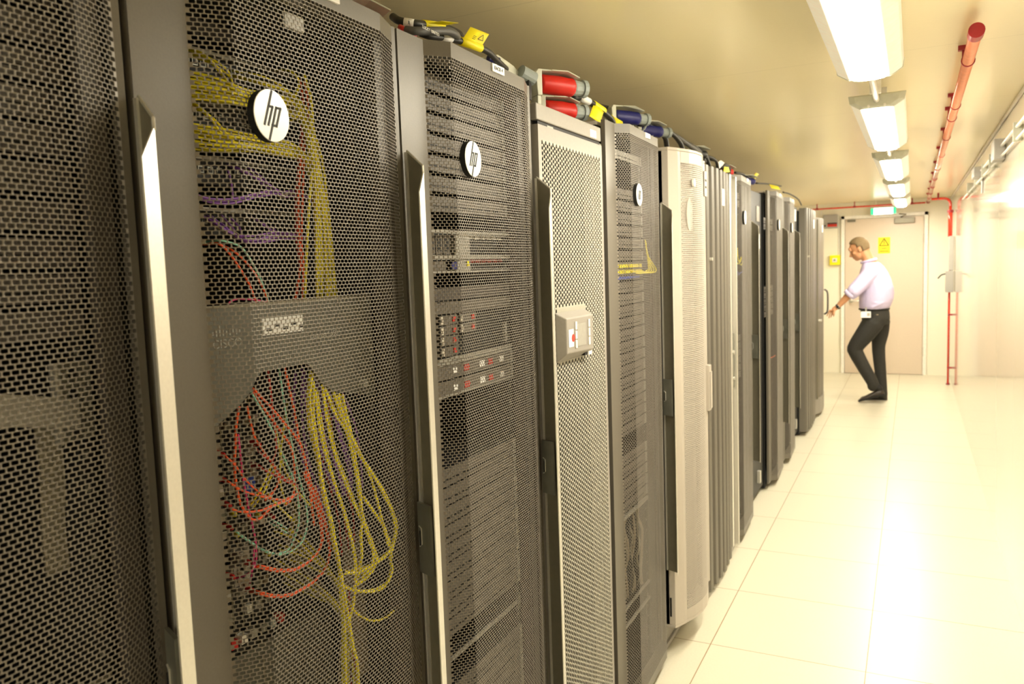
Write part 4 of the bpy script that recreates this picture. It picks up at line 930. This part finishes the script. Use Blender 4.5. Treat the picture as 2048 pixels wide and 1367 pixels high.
fam([(556, 1085, -.27), (600, 1100, -.24), (640, 1125, -.23), (670, 1155, -.22), (686, 1200, -.215), (692, 1260, -.215), (690, 1385, -.215), (700, 1720, -.215)], 7, .005, ['yellow_d', 'yellow', 'tan_c'], .0019, 'ochre cable converging from the left into the falling trunk', 'converging ochre cables', seed=40,
    spread=[(10, 50), (6, 40), (5, 25), (5, 10), (5, 5), (6, 0), (10, 0), (10, 0)])
fam([(560, 1140, -.28), (600, 1165, -.25), (640, 1185, -.23), (675, 1215, -.22), (694, 1270, -.215), (706, 1390, -.215), (720, 1720, -.215)], 6, .006, ['yellow_d', 'tan_c', 'yellow_d'], .0018, 'lower ochre cable converging from the left into the falling trunk', 'lower converging ochre cables', seed=41,
    spread=[(10, 40), (8, 30), (6, 20), (5, 8), (6, 0), (14, 0), (14, 0)])
fam([(585, 1000, -.28), (600, 1040, -.27), (590, 1090, -.27), (610, 1140, -.27), (640, 1180, -.27)], 9, .010, ['tan_c', 'tan_c', 'yellow_d'], .0019, 'tan cable in the tangle behind the orange loops', 'tangled tan cables', seed=42, spread=[(24, 20)]*5)
one([(690, 1190, -.19), (702, 1211, -.18), (715, 1227, -.17), (740, 1240, -.155), (766, 1237, -.145), (788, 1221, -.14)], 'yellow', .0021, 'yellow cable trailing in a shallow curve at the lower right')
fam([(700, 1180, -.22), (704, 1260, -.22), (712, 1390, -.22), (726, 1720, -.22)], 3, .003, 'redc', .0018, 'dark red cable in the falling trunk', 'dark red trunk cables', seed=43, spread=[(6, 0), (8, 0), (16, 0), (16, 0)])
# cables seen in the mesh rack farther on
fam([(1474, 498, -.19), (1476, 520, -.185), (1480, 528, -.18), (1484, 515, -.18)], 4, .01, ['yellow', 'yellow_d'], .003, 'small yellow cable seen dimly in the rack beyond the silver strips', 'far yellow cables', seed=50, spread=[(6, 10)]*4)
fam([(1471, 540, -.19), (1478, 548, -.18), (1486, 544, -.18)], 3, .008, 'bluec', .0025, 'small blue cable seen dimly in the rack beyond the silver strips', 'far blue cables', seed=51, spread=[(4, 8)]*3)
one([(1540, 716, -.18), (1548, 712), (1553, 708)], 'orange', .003, 'short orange cable seen in the mesh rack beyond the tall black gap', x=-.175)
t = server_1u(Y8c, .9, 'dark server slab in the mesh rack beyond the silver strips', 'servers of rack nine', h=.038); copies(t, [U*i for i in range(1, 6)]+[1.03, 1.03+U])
t = server_1u(2.405+.305, 1.2, 'dark server slab in the mesh rack beyond the tall black gap', 'servers of rack eleven', h=.038); copies(t, [U*i for i in range(1, 5)]+[.62, .62+U])

# ================================================================ power sockets, plugs and cables on top of the racks
def socket_unit(y, label, body='red', x=-.27, z=2.17, k=1.0, gland=True, lid=True, big=True):
    """grey sloped housing under the ceiling with a coupled plug that points down the aisle"""
    t = thing('power_socket', label, 'power socket', (x, y, z))
    s = MB(); s.extr([(x-.031, y+.0, z-.045), (x-.031, y-.006, z+.030), (x-.031, y+.004, z+.042), (x-.031, y+.06, z+.042), (x-.031, y+.06, z+.038), (x-.031, y+.018, z+.036), (x-.031, y+.018, z-.045)], (.062, 0, 0), 'socket')
    zf = z+((2.0395 if Y4a < y < Y4b else 2.0745)-z)/.84
    s.box(x-.024, x+.024, y+.002, y+.016, zf, z-.045, 'socket')
    s.build('socket_housing', t, bevel=.002)
    if lid:
        s = MB(); s.extr([(x-.034, y+.055, z+.042), (x-.034, y+.12, z+.044), (x-.034, y+.17, z+.026), (x-.034, y+.17, z+.022), (x-.034, y+.12, z+.040), (x-.034, y+.055, z+.038)], (.068, 0, 0), 'socket'); s.build('hinged_lid', t, bevel=.002)
    t2 = thing('power_plug', label.replace('socket housing', 'plug'), 'power plug', (x, y+.04, z))
    r0 = .031*k
    s = MB(); s.tube([(x, y+.025, z), (x, y+.03, z), (x, y+.10, z-.002), (x, y+.135, z-.003), (x, y+.15, z-.004), (x, y+.158, z-.004)], [r0*.9, r0, r0*1.06, r0*.98, r0*1.04, r0*.9], body, 20); s.build('plug_body', t2, True)
    if gland:
        s = MB(); s.tube([(x, y+.155, z-.004), (x, y+.165, z-.004), (x, y+.195, z-.005), (x, y+.205, z-.005)], [r0*.8, r0*.86, r0*.78, r0*.6], 'plug_grey', 12)
        s.tube([(x, y+.196, z-.005), (x, y+.212, z-.005)], r0*.98, 'plug_grey', 14); s.build('gland', t2)
    t.rotation_euler.z = t2.rotation_euler.z = -.6; t.scale = t2.scale = (.84,)*3
    t2.location = Vector((x, y, z))+Matrix.Rotation(-.6, 3, 'Z') @ Vector((0, .034, 0))
    return t
socket_unit(-1.12, 'red socket housing directly above the left edge of the honeycomb-door cabinet', 'red', z=2.135, x=-.225)
socket_unit(-.93, 'second red socket housing, partly behind a white label, above the honeycomb-door cabinet', 'red', z=2.105, x=-.30)
socket_unit(-.43, 'blue socket housing above the rack right of the honeycomb', 'blue', z=2.15, x=-.245, k=.9)
socket_unit(-.08, 'blue socket housing above the light grey cabinet', 'blue', z=2.15, x=-.26, k=.85)
socket_unit(-1.97, 'grey socket housing with red tip above the cable-filled rack', 'red', z=2.112, x=-.29, k=.6, gland=False)
socket_unit(.75, 'dark socket housing above the grooved rack', 'rubber', z=2.15, x=-.27, k=.8, gland=False)
socket_unit(1.40, 'red socket housing above the mesh rack beyond the silver strips', 'red', z=2.12, x=-.27, k=.8, gland=False)
socket_unit(2.0, 'blue socket housing above the tall black rack', 'blue', z=2.115, x=-.25, k=.8, gland=False)
# housing above rack four with its plug tip
t = thing('power_socket', 'white socket housing with blue cable entry just left of the honeycomb cabinet top', 'power socket', (-.25, -1.3, 2.16))
s = MB(); s.extr([(-.29, -1.34, 2.13), (-.29, -1.34, 2.165), (-.29, -1.31, 2.175), (-.29, -1.22, 2.165), (-.29, -1.16, 2.145), (-.29, -1.16, 2.12)], (.055, 0, 0), 'socket'); s.build('socket_housing', t, bevel=.004)
s = MB(); s.box(-.28, -.245, -1.32, -1.19, 2.074, 2.125, 'socket'); s.build('socket_foot', t)
s = MB(); s.tube([(-.225, -1.20, 2.15), (-.205, -1.16, 2.135)], .02, 'plug_grey', 14); s.build('gland', t)
s = MB(); s.tube([(-.24, -1.36, 2.155), (-.225, -1.33, 2.152)], .009, 'blue', 12); s.build('cable_entry', t)
s = MB(); s.box(-.226, -.205, -1.19, -1.175, 2.076, 2.13, 'ink'); tag(s.build('cable_tie'), 'black strap tail hanging just left of the honeycomb cabinet top', 'strap')

def power_cable(pts, r, m, label, name='power_cable'):
    t = thing(name, label, 'cable', tuple(Vector(pts[0])))
    MB().tube(smooth_path(pts, 7), r, m, 12).build('cable_jacket', t, True)
    return t
def sleeve(t, a, b, r, m, name='label_sleeve'):
    a = Vector(a); b = Vector(b)
    return MB().tube([a, (a+b)/2, b], r, m, 14).build(name, t, True)
def flag(t, a, b, up, m='yellow_tag', name='warning_tag', th=.0008, nrm=(1, 0, 0), curl=0):
    """tag plate standing off a cable between a and b, its free side at +up"""
    a = Vector(a); b = Vector(b); up = Vector(up); nv = Vector(nrm).normalized()
    rows = []
    for k in range(7):
        q = k/6; off = up*q+nv*(curl*q*q)
        rows.append([a+off-nv*th, b+off-nv*th, b+off+nv*th, a+off+nv*th])
    return MB().loft(rows, m).build(name, t, True)
# two cables over the rack left of the honeycomb cabinet
xq = -.20
A = [K(786, 34, -.27), K(800, 42, -.235), K(835, 48, xq), K(880, 52, -.21), K(915, 66, -.215), K(925, 80, -.23)]
t = power_cable(A, .0085, 'rubber', 'upper black power cable with white sleeve lettered A left of the honeycomb cabinet top')
sleeve(t, K(808, 45, -.222), K(828, 48, -.203), .0098, 'label')
a_ = K(818, 46, -.19); text('A', .013, 'ink', (a_.x, a_.y, a_.z), FACE_X, 'lettering', t)
sleeve(t, K(846, 49, -.20), K(884, 53, -.21), .0098, 'yellow_tag', 'yellow_sleeve')
flag(t, K(850, 48, -.20), K(886, 52, -.21), K(925, 44, -.16)-K(884, 52, -.205), curl=-.012)
B_ = [K(812, 60, -.20), K(830, 62, -.18), K(860, 62, -.17), K(895, 62, -.168), K(912, 70, -.18), K(915, 80, -.21)]
t = power_cable(B_, .0088, 'cable_grey', 'dark grey power cable with small pale lettering left of the honeycomb cabinet top')
a_ = K(862, 62, -.158); text('LUCKY  UNITED', .009, 'label', (a_.x, a_.y, a_.z), FACE_X @ Matrix.Rotation(-.03, 4, 'Z'), 'lettering', t)
D_ = [K(840, 66, -.215), K(860, 72, -.20), K(890, 75, -.195), K(920, 82, -.19), K(950, 92, -.185), K(975, 103, -.185), K(995, 122, -.20), K(1012, 138, -.225)]
t = power_cable(D_, .0078, 'rubber', 'lower black power cable with a square yellow warning tag left of the honeycomb cabinet top')
sleeve(t, K(883, 74, -.196), K(902, 77, -.193), .0092, 'label')
sleeve(t, K(921, 82, -.19), K(961, 96, -.184), .0098, 'yellow_tag', 'yellow_sleeve')
f = flag(t, K(924, 80, -.189), K(962, 94, -.183), K(945, 54, -.192)-K(928, 80, -.189))
o_ = K(928, 80, -.187); du = (K(962, 94, -.181)-o_)/38; dv = (K(945, 54, -.190)-o_)/31
def tp(u, v): return o_+du*u+dv*v+Vector((.002, 0, 0))
s = MB()
for (a, b) in (((22, 12), (33, 12)), ((33, 12), (27.5, 24)), ((27.5, 24), (22, 12))): s.tube([tp(*a), tp(*b)], .0007, 'ink', 5)
for v in (9, 12, 15): s.tube([tp(11, v), tp(17, v)], .0006, 'ink', 5)
s.build('warning_print', f)
s = MB(); s.tube([K(800, 54, -.22), K(806, 58, -.21), K(812, 61, -.205)], .006, 'red', 10); tag(s.build('red_connector', smooth=True), 'small red connector tip under the grey cable at the top left', 'plug')
s = MB(); s.tube([K(800, 68, -.2), K(832, 71, -.195)], .0035, 'red', 8); tag(s.build('red_tie', smooth=True), 'thin red tie lying on the rack top below the grey cable', 'cable tie')
# cables above the honeycomb cabinet
E_ = [K(1146, 194, -.225), K(1165, 197, -.215), K(1185, 207, -.205), K(1205, 222, -.20), K(1222, 238, -.20), K(1228, 252, -.205)]
t = power_cable(E_, .0105, 'rubber', 'black power cable with a yellow tag leaving the first red plug')
sleeve(t, K(1163, 196, -.210), K(1178, 203, -.203), .0116, 'label')
sleeve(t, K(1186, 208, -.205), K(1207, 222, -.2), .0125, 'yellow_tag', 'yellow_sleeve')
flag(t, K(1187, 210, -.198), K(1207, 224, -.195), K(1182, 234, -.175)-K(1190, 212, -.198))
s = MB(); a_ = K(1152, 205, -.235); b_ = K(1168, 208, -.235); s.extr([a_, b_, K(1166, 228, -.23), K(1151, 222, -.23)], (-.003, 0, 0), 'label'); tag(s.build('paper_label'), 'curled white paper label hanging beside the second red plug', 'label')
E2 = [K(1195, 212, -.27), K(1218, 218, -.25), K(1235, 226, -.23), K(1248, 236, -.215), K(1256, 250, -.215)]
t = power_cable(E2, .0105, 'rubber', 'black power cable with a yellow tag at the right end of the honeycomb cabinet')
sleeve(t, K(1223, 221, -.24), K(1243, 232, -.222), .0125, 'yellow_tag', 'yellow_sleeve')
flag(t, K(1222, 224, -.236), K(1243, 234, -.218), K(1228, 246, -.205)-K(1224, 224, -.236))
for j, (pts, lb) in enumerate((
    ([K(1277, 247, -.235), K(1300, 253, -.22), K(1316, 260, -.205), K(1330, 275, -.195), K(1334, 294, -.195)], 'black power cable bending down onto the light grey cabinet'),
    ([K(1300, 255, -.245), K(1320, 258, -.23), K(1345, 268, -.21), K(1360, 285, -.20), K(1366, 300, -.20)], 'black power cable lying over the front of the light grey cabinet top'),
    ([K(1330, 262, -.26), K(1352, 272, -.24), K(1375, 288, -.22), K(1398, 305, -.21), K(1410, 322, -.21)], 'thick grey-black cable draped from the light grey cabinet to the grooved rack'),
    ([K(1362, 280, -.24), K(1385, 292, -.22), K(1400, 302, -.21), K(1412, 314, -.2), K(1418, 330, -.2)], 'second draped cable beside the grooved rack top'),
    ([K(1405, 312, -.24), K(1420, 314, -.22), K(1432, 322, -.21), K(1436, 338, -.21)], 'short black cable arching over the grooved rack'),
    ([K(1420, 318, -.25), K(1434, 322, -.23), K(1444, 330, -.22), K(1448, 345, -.22)], 'farther short black cable arching over the grooved rack'),
    ([K(1470, 345, -.24), K(1485, 348, -.22), K(1500, 358, -.21), K(1506, 366, -.21)], 'black cable above the mesh rack beyond the silver strips'),
    ([K(1512, 366, -.25), K(1540, 368, -.24), K(1562, 372, -.22)], 'thin dark cable with a lying yellow tag above the farther mesh rack'),
    ([K(1566, 384, -.2), K(1580, 388, -.19), K(1596, 398, -.18), K(1603, 410, -.18)], 'thin black cable arching over the farthest badge rack'))):
    t = power_cable(pts, .011 if j < 4 else (.008 if j < 7 else .006), 'rubber' if j != 2 else 'cable_grey', lb)
    if j == 6: flag(t, K(1502, 358, -.21), K(1508, 361, -.21), K(1514, 346, -.2)-K(1504, 359, -.21))
    if j == 7: flag(t, K(1538, 368, -.235), K(1556, 372, -.225), K(1545, 377, -.2)-K(1540, 369, -.235))
for j, (px, py) in enumerate(((1279, 247), (1298, 262))):
    a_ = K(px, py, -.22); s = MB(); r_ = .028 if j == 0 else .022
    s.tube([a_+Vector((r_*math.cos(q*math.pi/8), 0, r_*math.sin(q*math.pi/8)*1.1)) for q in range(17)], .004, 'plug_grey', 6)
    tag(s.build('plug_ring', smooth=True), ['grey ring of the blue plug above the rack right of the honeycomb', 'second, smaller grey ring above the rack right of the honeycomb'][j], 'plug ring')
t = thing('cable_label', 'yellow tag with a white sleeve on a dark plug above the silver strips', 'label', tuple(K(1452, 340, -.2)))
MB().tube(smooth_path([K(1440, 336, -.22), K(1450, 330, -.21), K(1458, 338, -.2), K(1457, 346, -.2)], 5), .012, 'rubber', 10).build('cable_jacket', t, True)
s = MB(); s.extr([K(1449, 333, -.195), K(1457, 334, -.19), K(1460, 344, -.19), K(1447, 345, -.195)], (-.002, 0, 0), 'yellow_tag'); s.build('yellow_tag', t)
s = MB(); s.extr([K(1434, 326, -.21), K(1442, 320, -.215), K(1450, 326, -.21), K(1438, 338, -.205)], (-.003, 0, 0), 'label'); s.build('white_tag', t)

# ================================================================ the man walking at the far end
YM = 6.30
def H(px, py, dy=0.0): return P(px, py, y=YM+dy)
def baked(mb, name, parent, voxel, m, smooth_it=4, keep=None):
    """weld overlapping closed volumes into one continuous skin"""
    o = mb.build(name+'_raw')
    r = o.modifiers.new('r', 'REMESH'); r.mode = 'VOXEL'; r.voxel_size = voxel; r.use_smooth_shade = True
    if smooth_it:
        q = o.modifiers.new('s', 'SMOOTH'); q.iterations = smooth_it; q.factor = .5
    dg = bpy.context.evaluated_depsgraph_get(); me = bpy.data.meshes.new_from_object(o.evaluated_get(dg))
    bpy.data.objects.remove(o); me.materials.clear(); me.materials.append(M[m])
    me.polygons.foreach_set('material_index', [0]*len(me.polygons)); me.polygons.foreach_set('use_smooth', [True]*len(me.polygons))
    n_ = bpy.data.objects.new(name, me); C.objects.link(n_)
    if parent is not None: put(n_, parent)
    return n_
def ell_rings(mb, secs, n=24):
    """secs: (centre, rx, ry) horizontal ellipses, bottom to top"""
    mb.loft([[(c[0]+rx*math.cos(2*math.pi*i/n), c[1]+ry*math.sin(2*math.pi*i/n), c[2]) for i in range(n)] for c, rx, ry in secs])
def limb(mb, pts, rs, n=14):
    mb.tube(smooth_path(pts, 4), list(np.interp(np.linspace(0, len(pts)-1, (len(pts)-1)*4+1), range(len(pts)), rs)), n=n)
    for p, r in zip(pts, rs): mb.ball(p, r*.98, n=12, k=8)
V = Vector
man = thing('person', 'person in a pale lilac shirt and black trousers stepping left, one arm reaching out', 'person', (.40, YM, 0))
hc = V((.215, YM, 1.695)); Fw = V((-.90, 0, -.436)); Uu = V((-.436, 0, .90)); Sd = V((0, 1, 0))
def hd(f, s_, u): return hc+Fw*f+Sd*s_+Uu*u
def hball(mb, f, s_, u, rf, rs, ru, m='graphite', n=16, k=12):
    o = MB(); o.ball((0, 0, 0), 1.0, n=n, k=k)
    mb.add([hd(f+a*rf, s_+b*rs, u+c*ru) for a, b, c in o.v], o.f, m)
b = MB()
hball(b, -.008, 0, .012, .098, .074, .098); hball(b, .028, 0, -.045, .066, .058, .080); hball(b, .060, 0, -.100, .030, .030, .022)
hball(b, .085, 0, .030, .018, .050, .020)
# nose, lips, brow, ears
b.tube([hd(.090, 0, .000), hd(.102, 0, -.022), hd(.118, 0, -.044), hd(.100, 0, -.052)], [.008, .010, .012, .009], n=10)
b.ball(hd(.104, 0, -.046), .013)
hball(b, .090, 0, -.072, .012, .022, .007); hball(b, .087, 0, -.084, .012, .020, .008)
for sg in (-1, 1):
    hball(b, -.004, sg*.074, -.018, .020, .008, .030); hball(b, .088, sg*.030, .012, .012, .020, .008); hball(b, .060, sg*.040, -.030, .025, .018, .022)
# neck and torso core
limb(b, [hd(-.030, 0, -.050), V((.300, YM, 1.585)), V((.345, YM, 1.49))], [.060, .060, .075])
ell_rings(b, [((.385, YM, .90), .10, .15), ((.375, YM, 1.02), .105, .14), ((.385, YM, 1.2), .12, .16), ((.36, YM, 1.4), .11, .18), ((.345, YM, 1.49), .07, .13)])
# near arm
sh = V((.345, YM-.17, 1.43)); el = H(1706, 581, -.25); wr = H(1675.5, 613, -.24)
limb(b, [sh, el], [.055, .045]); limb(b, [el, el*.5+wr*.5, wr], [.044, .037, .026])
# hand: palm, four bent fingers, thumb
kn = H(1662, 621.5, -.24)
ax = (kn-wr).normalized(); sd = V((0, 1, 0)); nm = ax.cross(sd).normalized()
pal = MB(); pal.ball((0, 0, 0), 1.0, n=14, k=10)
pc = wr*.45+kn*.55
b.add([pc+ax*(a*.052)+sd*(q*.038)+nm*(c*.015) for a, q, c in pal.v], pal.f)
limb(b, [wr, pc], [.025, .022])
fing = [((1660.5, 619.5), (1656.5, 626), (1654, 631.5), -.275), ((1662.5, 621.5), (1659.5, 629), (1658, 635.5), -.25), ((1665, 622.5), (1663.5, 629), (1661.5, 634), -.225), ((1668, 622.5), (1668, 628), (1667, 632.5), -.20)]
for a_, b_, c_, dy in fing:
    p0 = H(*a_, dy); p1 = H(*b_, dy-.002); p2 = H(*c_, dy+.002); pm = p0*.45+p1*.55
    limb(b, [p0, pm, p1, p2], [.0095, .009, .0085, .007], n=10)
limb(b, [H(1670, 619, -.265), H(1667, 626, -.285), H(1664, 629.5, -.285)], [.012, .010, .008], n=10)
# far arm, swung back, and its hand
sh2 = V((.36, YM+.17, 1.43)); el2 = V((.50, YM+.235, 1.19)); wr2 = V((.42, YM+.24, .99))
limb(b, [sh2, el2], [.055, .045]); limb(b, [el2, wr2], [.042, .027])
b.add([wr2+V((-.02, 0, -.05))+V((a*.02, q*.035, c*.05)) for a, q, c in pal.v], pal.f)
for k in range(4):
    q = (k-1.5)*.018; p0 = wr2+V((-.03, q, -.085)); limb(b, [p0, p0+V((-.012, 0, -.035)), p0+V((-.03, 0, -.058+.006*abs(k-1)))], [.0095, .0088, .007], n=8)
limb(b, [wr2+V((-.015, -.03, -.04)), wr2+V((-.035, -.04, -.075)), wr2+V((-.045, -.035, -.095))], [.011, .0095, .008], n=8)
# legs under the cloth
hipn, kneen, ankn = V((.365, YM-.085, .88)), H(1709.5, 699, -.10), H(1745, 768, -.09)
hipf, kneef, ankf = V((.425, YM+.085, .88)), H(1757, 694, .09), H(1763.5, 780, .09)
limb(b, [hipn, kneen, ankn], [.075, .05, .038]); limb(b, [hipf, kneef, ankf], [.075, .05, .038])
body = baked(b, 'body', man, .0055, 'skin', 3)
# hair: close-cropped cap
hm = MB(); o = MB(); o.ball((0, 0, 0), 1.0, n=36, k=28)
kv = []
for a, q, c in o.v: kv.append((a, q, c))
fs = []
for f in o.f:
    ca = sum(kv[i][0] for i in f)/len(f); cc = sum(kv[i][2] for i in f)/len(f); cq = abs(sum(kv[i][1] for i in f)/len(f))
    lim = .30+.45*max(0, ca) if ca > .15 else (-.05 if ca > -.15 else -.62)
    if ca > .15: lim += .15*(1-cq)
    if cc > lim: fs.append(f)
hm.add([hd(-.008+a*.1025, q*.0785, .013+c*.1025) for a, q, c in kv], fs, 'hair')
ho = hm.build('hair', man, True); sm = ho.modifiers.new('solid', 'SOLIDIFY'); sm.thickness = .006
# eyes, eyebrows, mouth
for sg in (-1, 1):
    e = MB(); hball(e, .0955, sg*.032, -.002, .004, .013, .004, 'ink'); e.build('eye', man, True)
    e = MB(); e.tube([hd(.098, sg*.018, .018), hd(.097, sg*.034, .022), hd(.088, sg*.050, .016)], .003, 'hair', 6); e.build('eyebrow', man, True)
e = MB(); e.tube([hd(.094, -.020, -.078), hd(.1005, 0, -.077), hd(.094, .020, -.078)], .0018, 'redc', 6); e.build('mouth', man, True)
# shirt
b = MB()
ell_rings(b, [((.370, YM, 1.028), .148, .185), ((.378, YM, 1.06), .160, .200), ((.392, YM, 1.14), .174, .212), ((.393, YM, 1.25), .172, .218), ((.378, YM, 1.35), .160, .222),
              ((.362, YM, 1.43), .140, .210), ((.352, YM, 1.49), .112, .165), ((.335, YM, 1.535), .080, .100)])
for sg in (-1, 1): b.ball((.358, YM+sg*.165, 1.435), (.085, .075, .080))
cuff = H(1704.5, 590, -.25)
limb(b, [sh+V((0, -.01, 0)), sh*.5+el*.5+V((.012, 0, 0)), el+V((.012, 0, .0))], [.085, .080, .075])
limb(b, [el+V((.010, 0, 0)), cuff*.7+el*.3+V((.006, 0, .004))], [.073, .062])
limb(b, [sh2, sh2*.5+el2*.5, el2], [.082, .075, .070]); limb(b, [el2, el2*.55+wr2*.45], [.068, .058])
for k in range(4):      # soft folds
    rg = random.Random(k); z = 1.06+k*.045
    a0 = rg.uniform(0, .3)
    b.tube([V((.38+.165*math.cos(t_), YM-.205*math.sin(t_), z+.05*math.sin(t_*2+k))) for t_ in [a0+.25*j for j in range(7)]], [.004, .010, .013, .014, .013, .010, .004], n=8)
shirt = baked(b, 'shirt', man, .010, 'shirt', 3)
cu = MB(); cdir = (wr-el).normalized(); cc = el+cdir*.055+V((.004, 0, .002))
cu.tube([cc-cdir*.022, cc-cdir*.018, cc+cdir*.018, cc+cdir*.022], [.060, .067, .065, .052], 'shirt', 20); cu.build('rolled_cuff', shirt, True)
co = MB(); ring = [V((.318+.072*math.cos(t_)-.004, YM+.078*math.sin(t_), 1.552+.018*math.cos(t_))) for t_ in [2*math.pi*j/20 for j in range(21)]]
co.tube(ring, .0145, 'shirt', 8); co.build('collar', shirt, True)
# trousers
b = MB()
ell_rings(b, [((.385, YM, .86), .130, .165), ((.388, YM, .92), .142, .178), ((.382, YM, .98), .145, .178), ((.372, YM, 1.045), .142, .172)])
limb(b, [V((.365, YM-.08, .88)), V((.285, YM-.095, .755)), kneen+V((.006, 0, .03)), kneen+V((.012, 0, -.03)), kneen*.5+ankn*.5, ankn+V((0, 0, .02)), ankn+V((.004, 0, -.02))], [.115, .102, .082, .078, .070, .062, .060])
limb(b, [V((.425, YM+.08, .88)), V((.432, YM+.085, .76)), kneef, kneef*.5+ankf*.5, ankf, ankf+V((.002, 0, -.045))], [.108, .088, .070, .062, .058, .060])
trs = baked(b, 'trousers', man, .010, 'denim', 3)
bl = MB(); bl.tube([V((.372+.146*math.cos(t_), YM+.176*math.sin(t_), 1.028)) for t_ in [2*math.pi*j/28 for j in range(29)]], .012, 'ink', 8); bl.build('belt', trs, True)
# shoes
def shoe(heel, toe, w_, lift, name, up):
    s = MB(); heel = V(heel); toe = V(toe); d = (toe-heel); L = d.length; d.normalize(); sd_ = V((0, 1, 0)); u_ = d.cross(sd_); u_ = u_ if u_.z > 0 else -u_
    secs = [(0, .026, .030, .058), (.12, .034, .040, .068), (.32, .036, .038, .062), (.55, .038, .030, .050), (.78, .046, .020, .036), (.93, .038, .014, .026), (1.0, .016, .008, .014)]
    rings = []
    for q, ww, cz_, hh in secs:
        c_ = heel+d*(L*q)
        rings.append([c_+sd_*(ww*math.cos(t_))+u_*(hh*.5+hh*.5*math.sin(t_) if math.sin(t_) > 0 else hh*.5+hh*.5*max(-1, math.sin(t_)*1.6)) for t_ in [2*math.pi*j/16 for j in range(16)]])
    s.loft(rings, 'leather'); o = s.build(name, man, True)
    so = MB(); rg_ = []
    for q, ww, cz_, hh in secs:
        c_ = heel+d*(L*q); rg_.append([c_+sd_*(ww+.003)-u_*.001, c_+sd_*(ww+.003)+u_*.010, c_-sd_*(ww+.003)+u_*.010, c_-sd_*(ww+.003)-u_*.001])
    so.loft(rg_, 'ink'); so.build('sole', o)
    s = MB(); limb(s, [heel+d*(L*.17)+u_*.045, up], [.040, .040]); return o
shoe(H(1769, 788, -.09), V((H(1717, 804, -.09).x, YM-.10, .010)), .04, 0, 'shoe', ankn)
shoe(V((ankf.x+.058, YM+.09, .012)), V((ankf.x-.215, YM+.10, .010)), .04, 0, 'shoe', ankf)
b = MB(); limb(b, [ankn+V((0, 0, .02)), H(1760, 781, -.09)+V((-.005, 0, .02))], [.040, .036]); limb(b, [ankf, V((ankf.x+.01, YM+.09, .06))], [.042, .038]); baked(b, 'sock', man, .008, 'ink', 2)
# watch, badge, pocket label
wt = MB(); w0 = wr-ax*-.002
wt.tube([w0-ax*.016, w0-ax*.014, w0+ax*.006, w0+ax*.008], [.028, .031, .030, .027], 'ink', 18); wt.tube([w0-ax*.004-V((0, .028, 0)), w0-ax*.004-V((0, .038, 0))], .017, 'alu', 16); wt.tube([w0-ax*.004-V((0, .038, 0)), w0-ax*.004-V((0, .0385, 0))], .014, 'server_d', 16)
wt.build('wristwatch', man, True)
a_ = H(1732, 628, -.19)
bd = MB(); bd.box(a_.x-.050, a_.x+.048, a_.y-.012, a_.y-.009, a_.z-.036, a_.z+.030, 'label'); bd.box(a_.x-.008, a_.x+.008, a_.y-.010, a_.y-.004, a_.z+.03, a_.z+.075, 'server_l'); bd.box(a_.x+.01, a_.x+.04, a_.y-.0125, a_.y-.012, a_.z-.02, a_.z+.015, 'compaq')
bd.build('name_badge', man)
bd = MB(); q_ = H(1754, 629, -.165); bd.box(q_.x-.012, q_.x+.014, q_.y-.010, q_.y-.005, q_.z-.004, q_.z+.006, 'tan_c'); bd.build('pocket_tab', man)
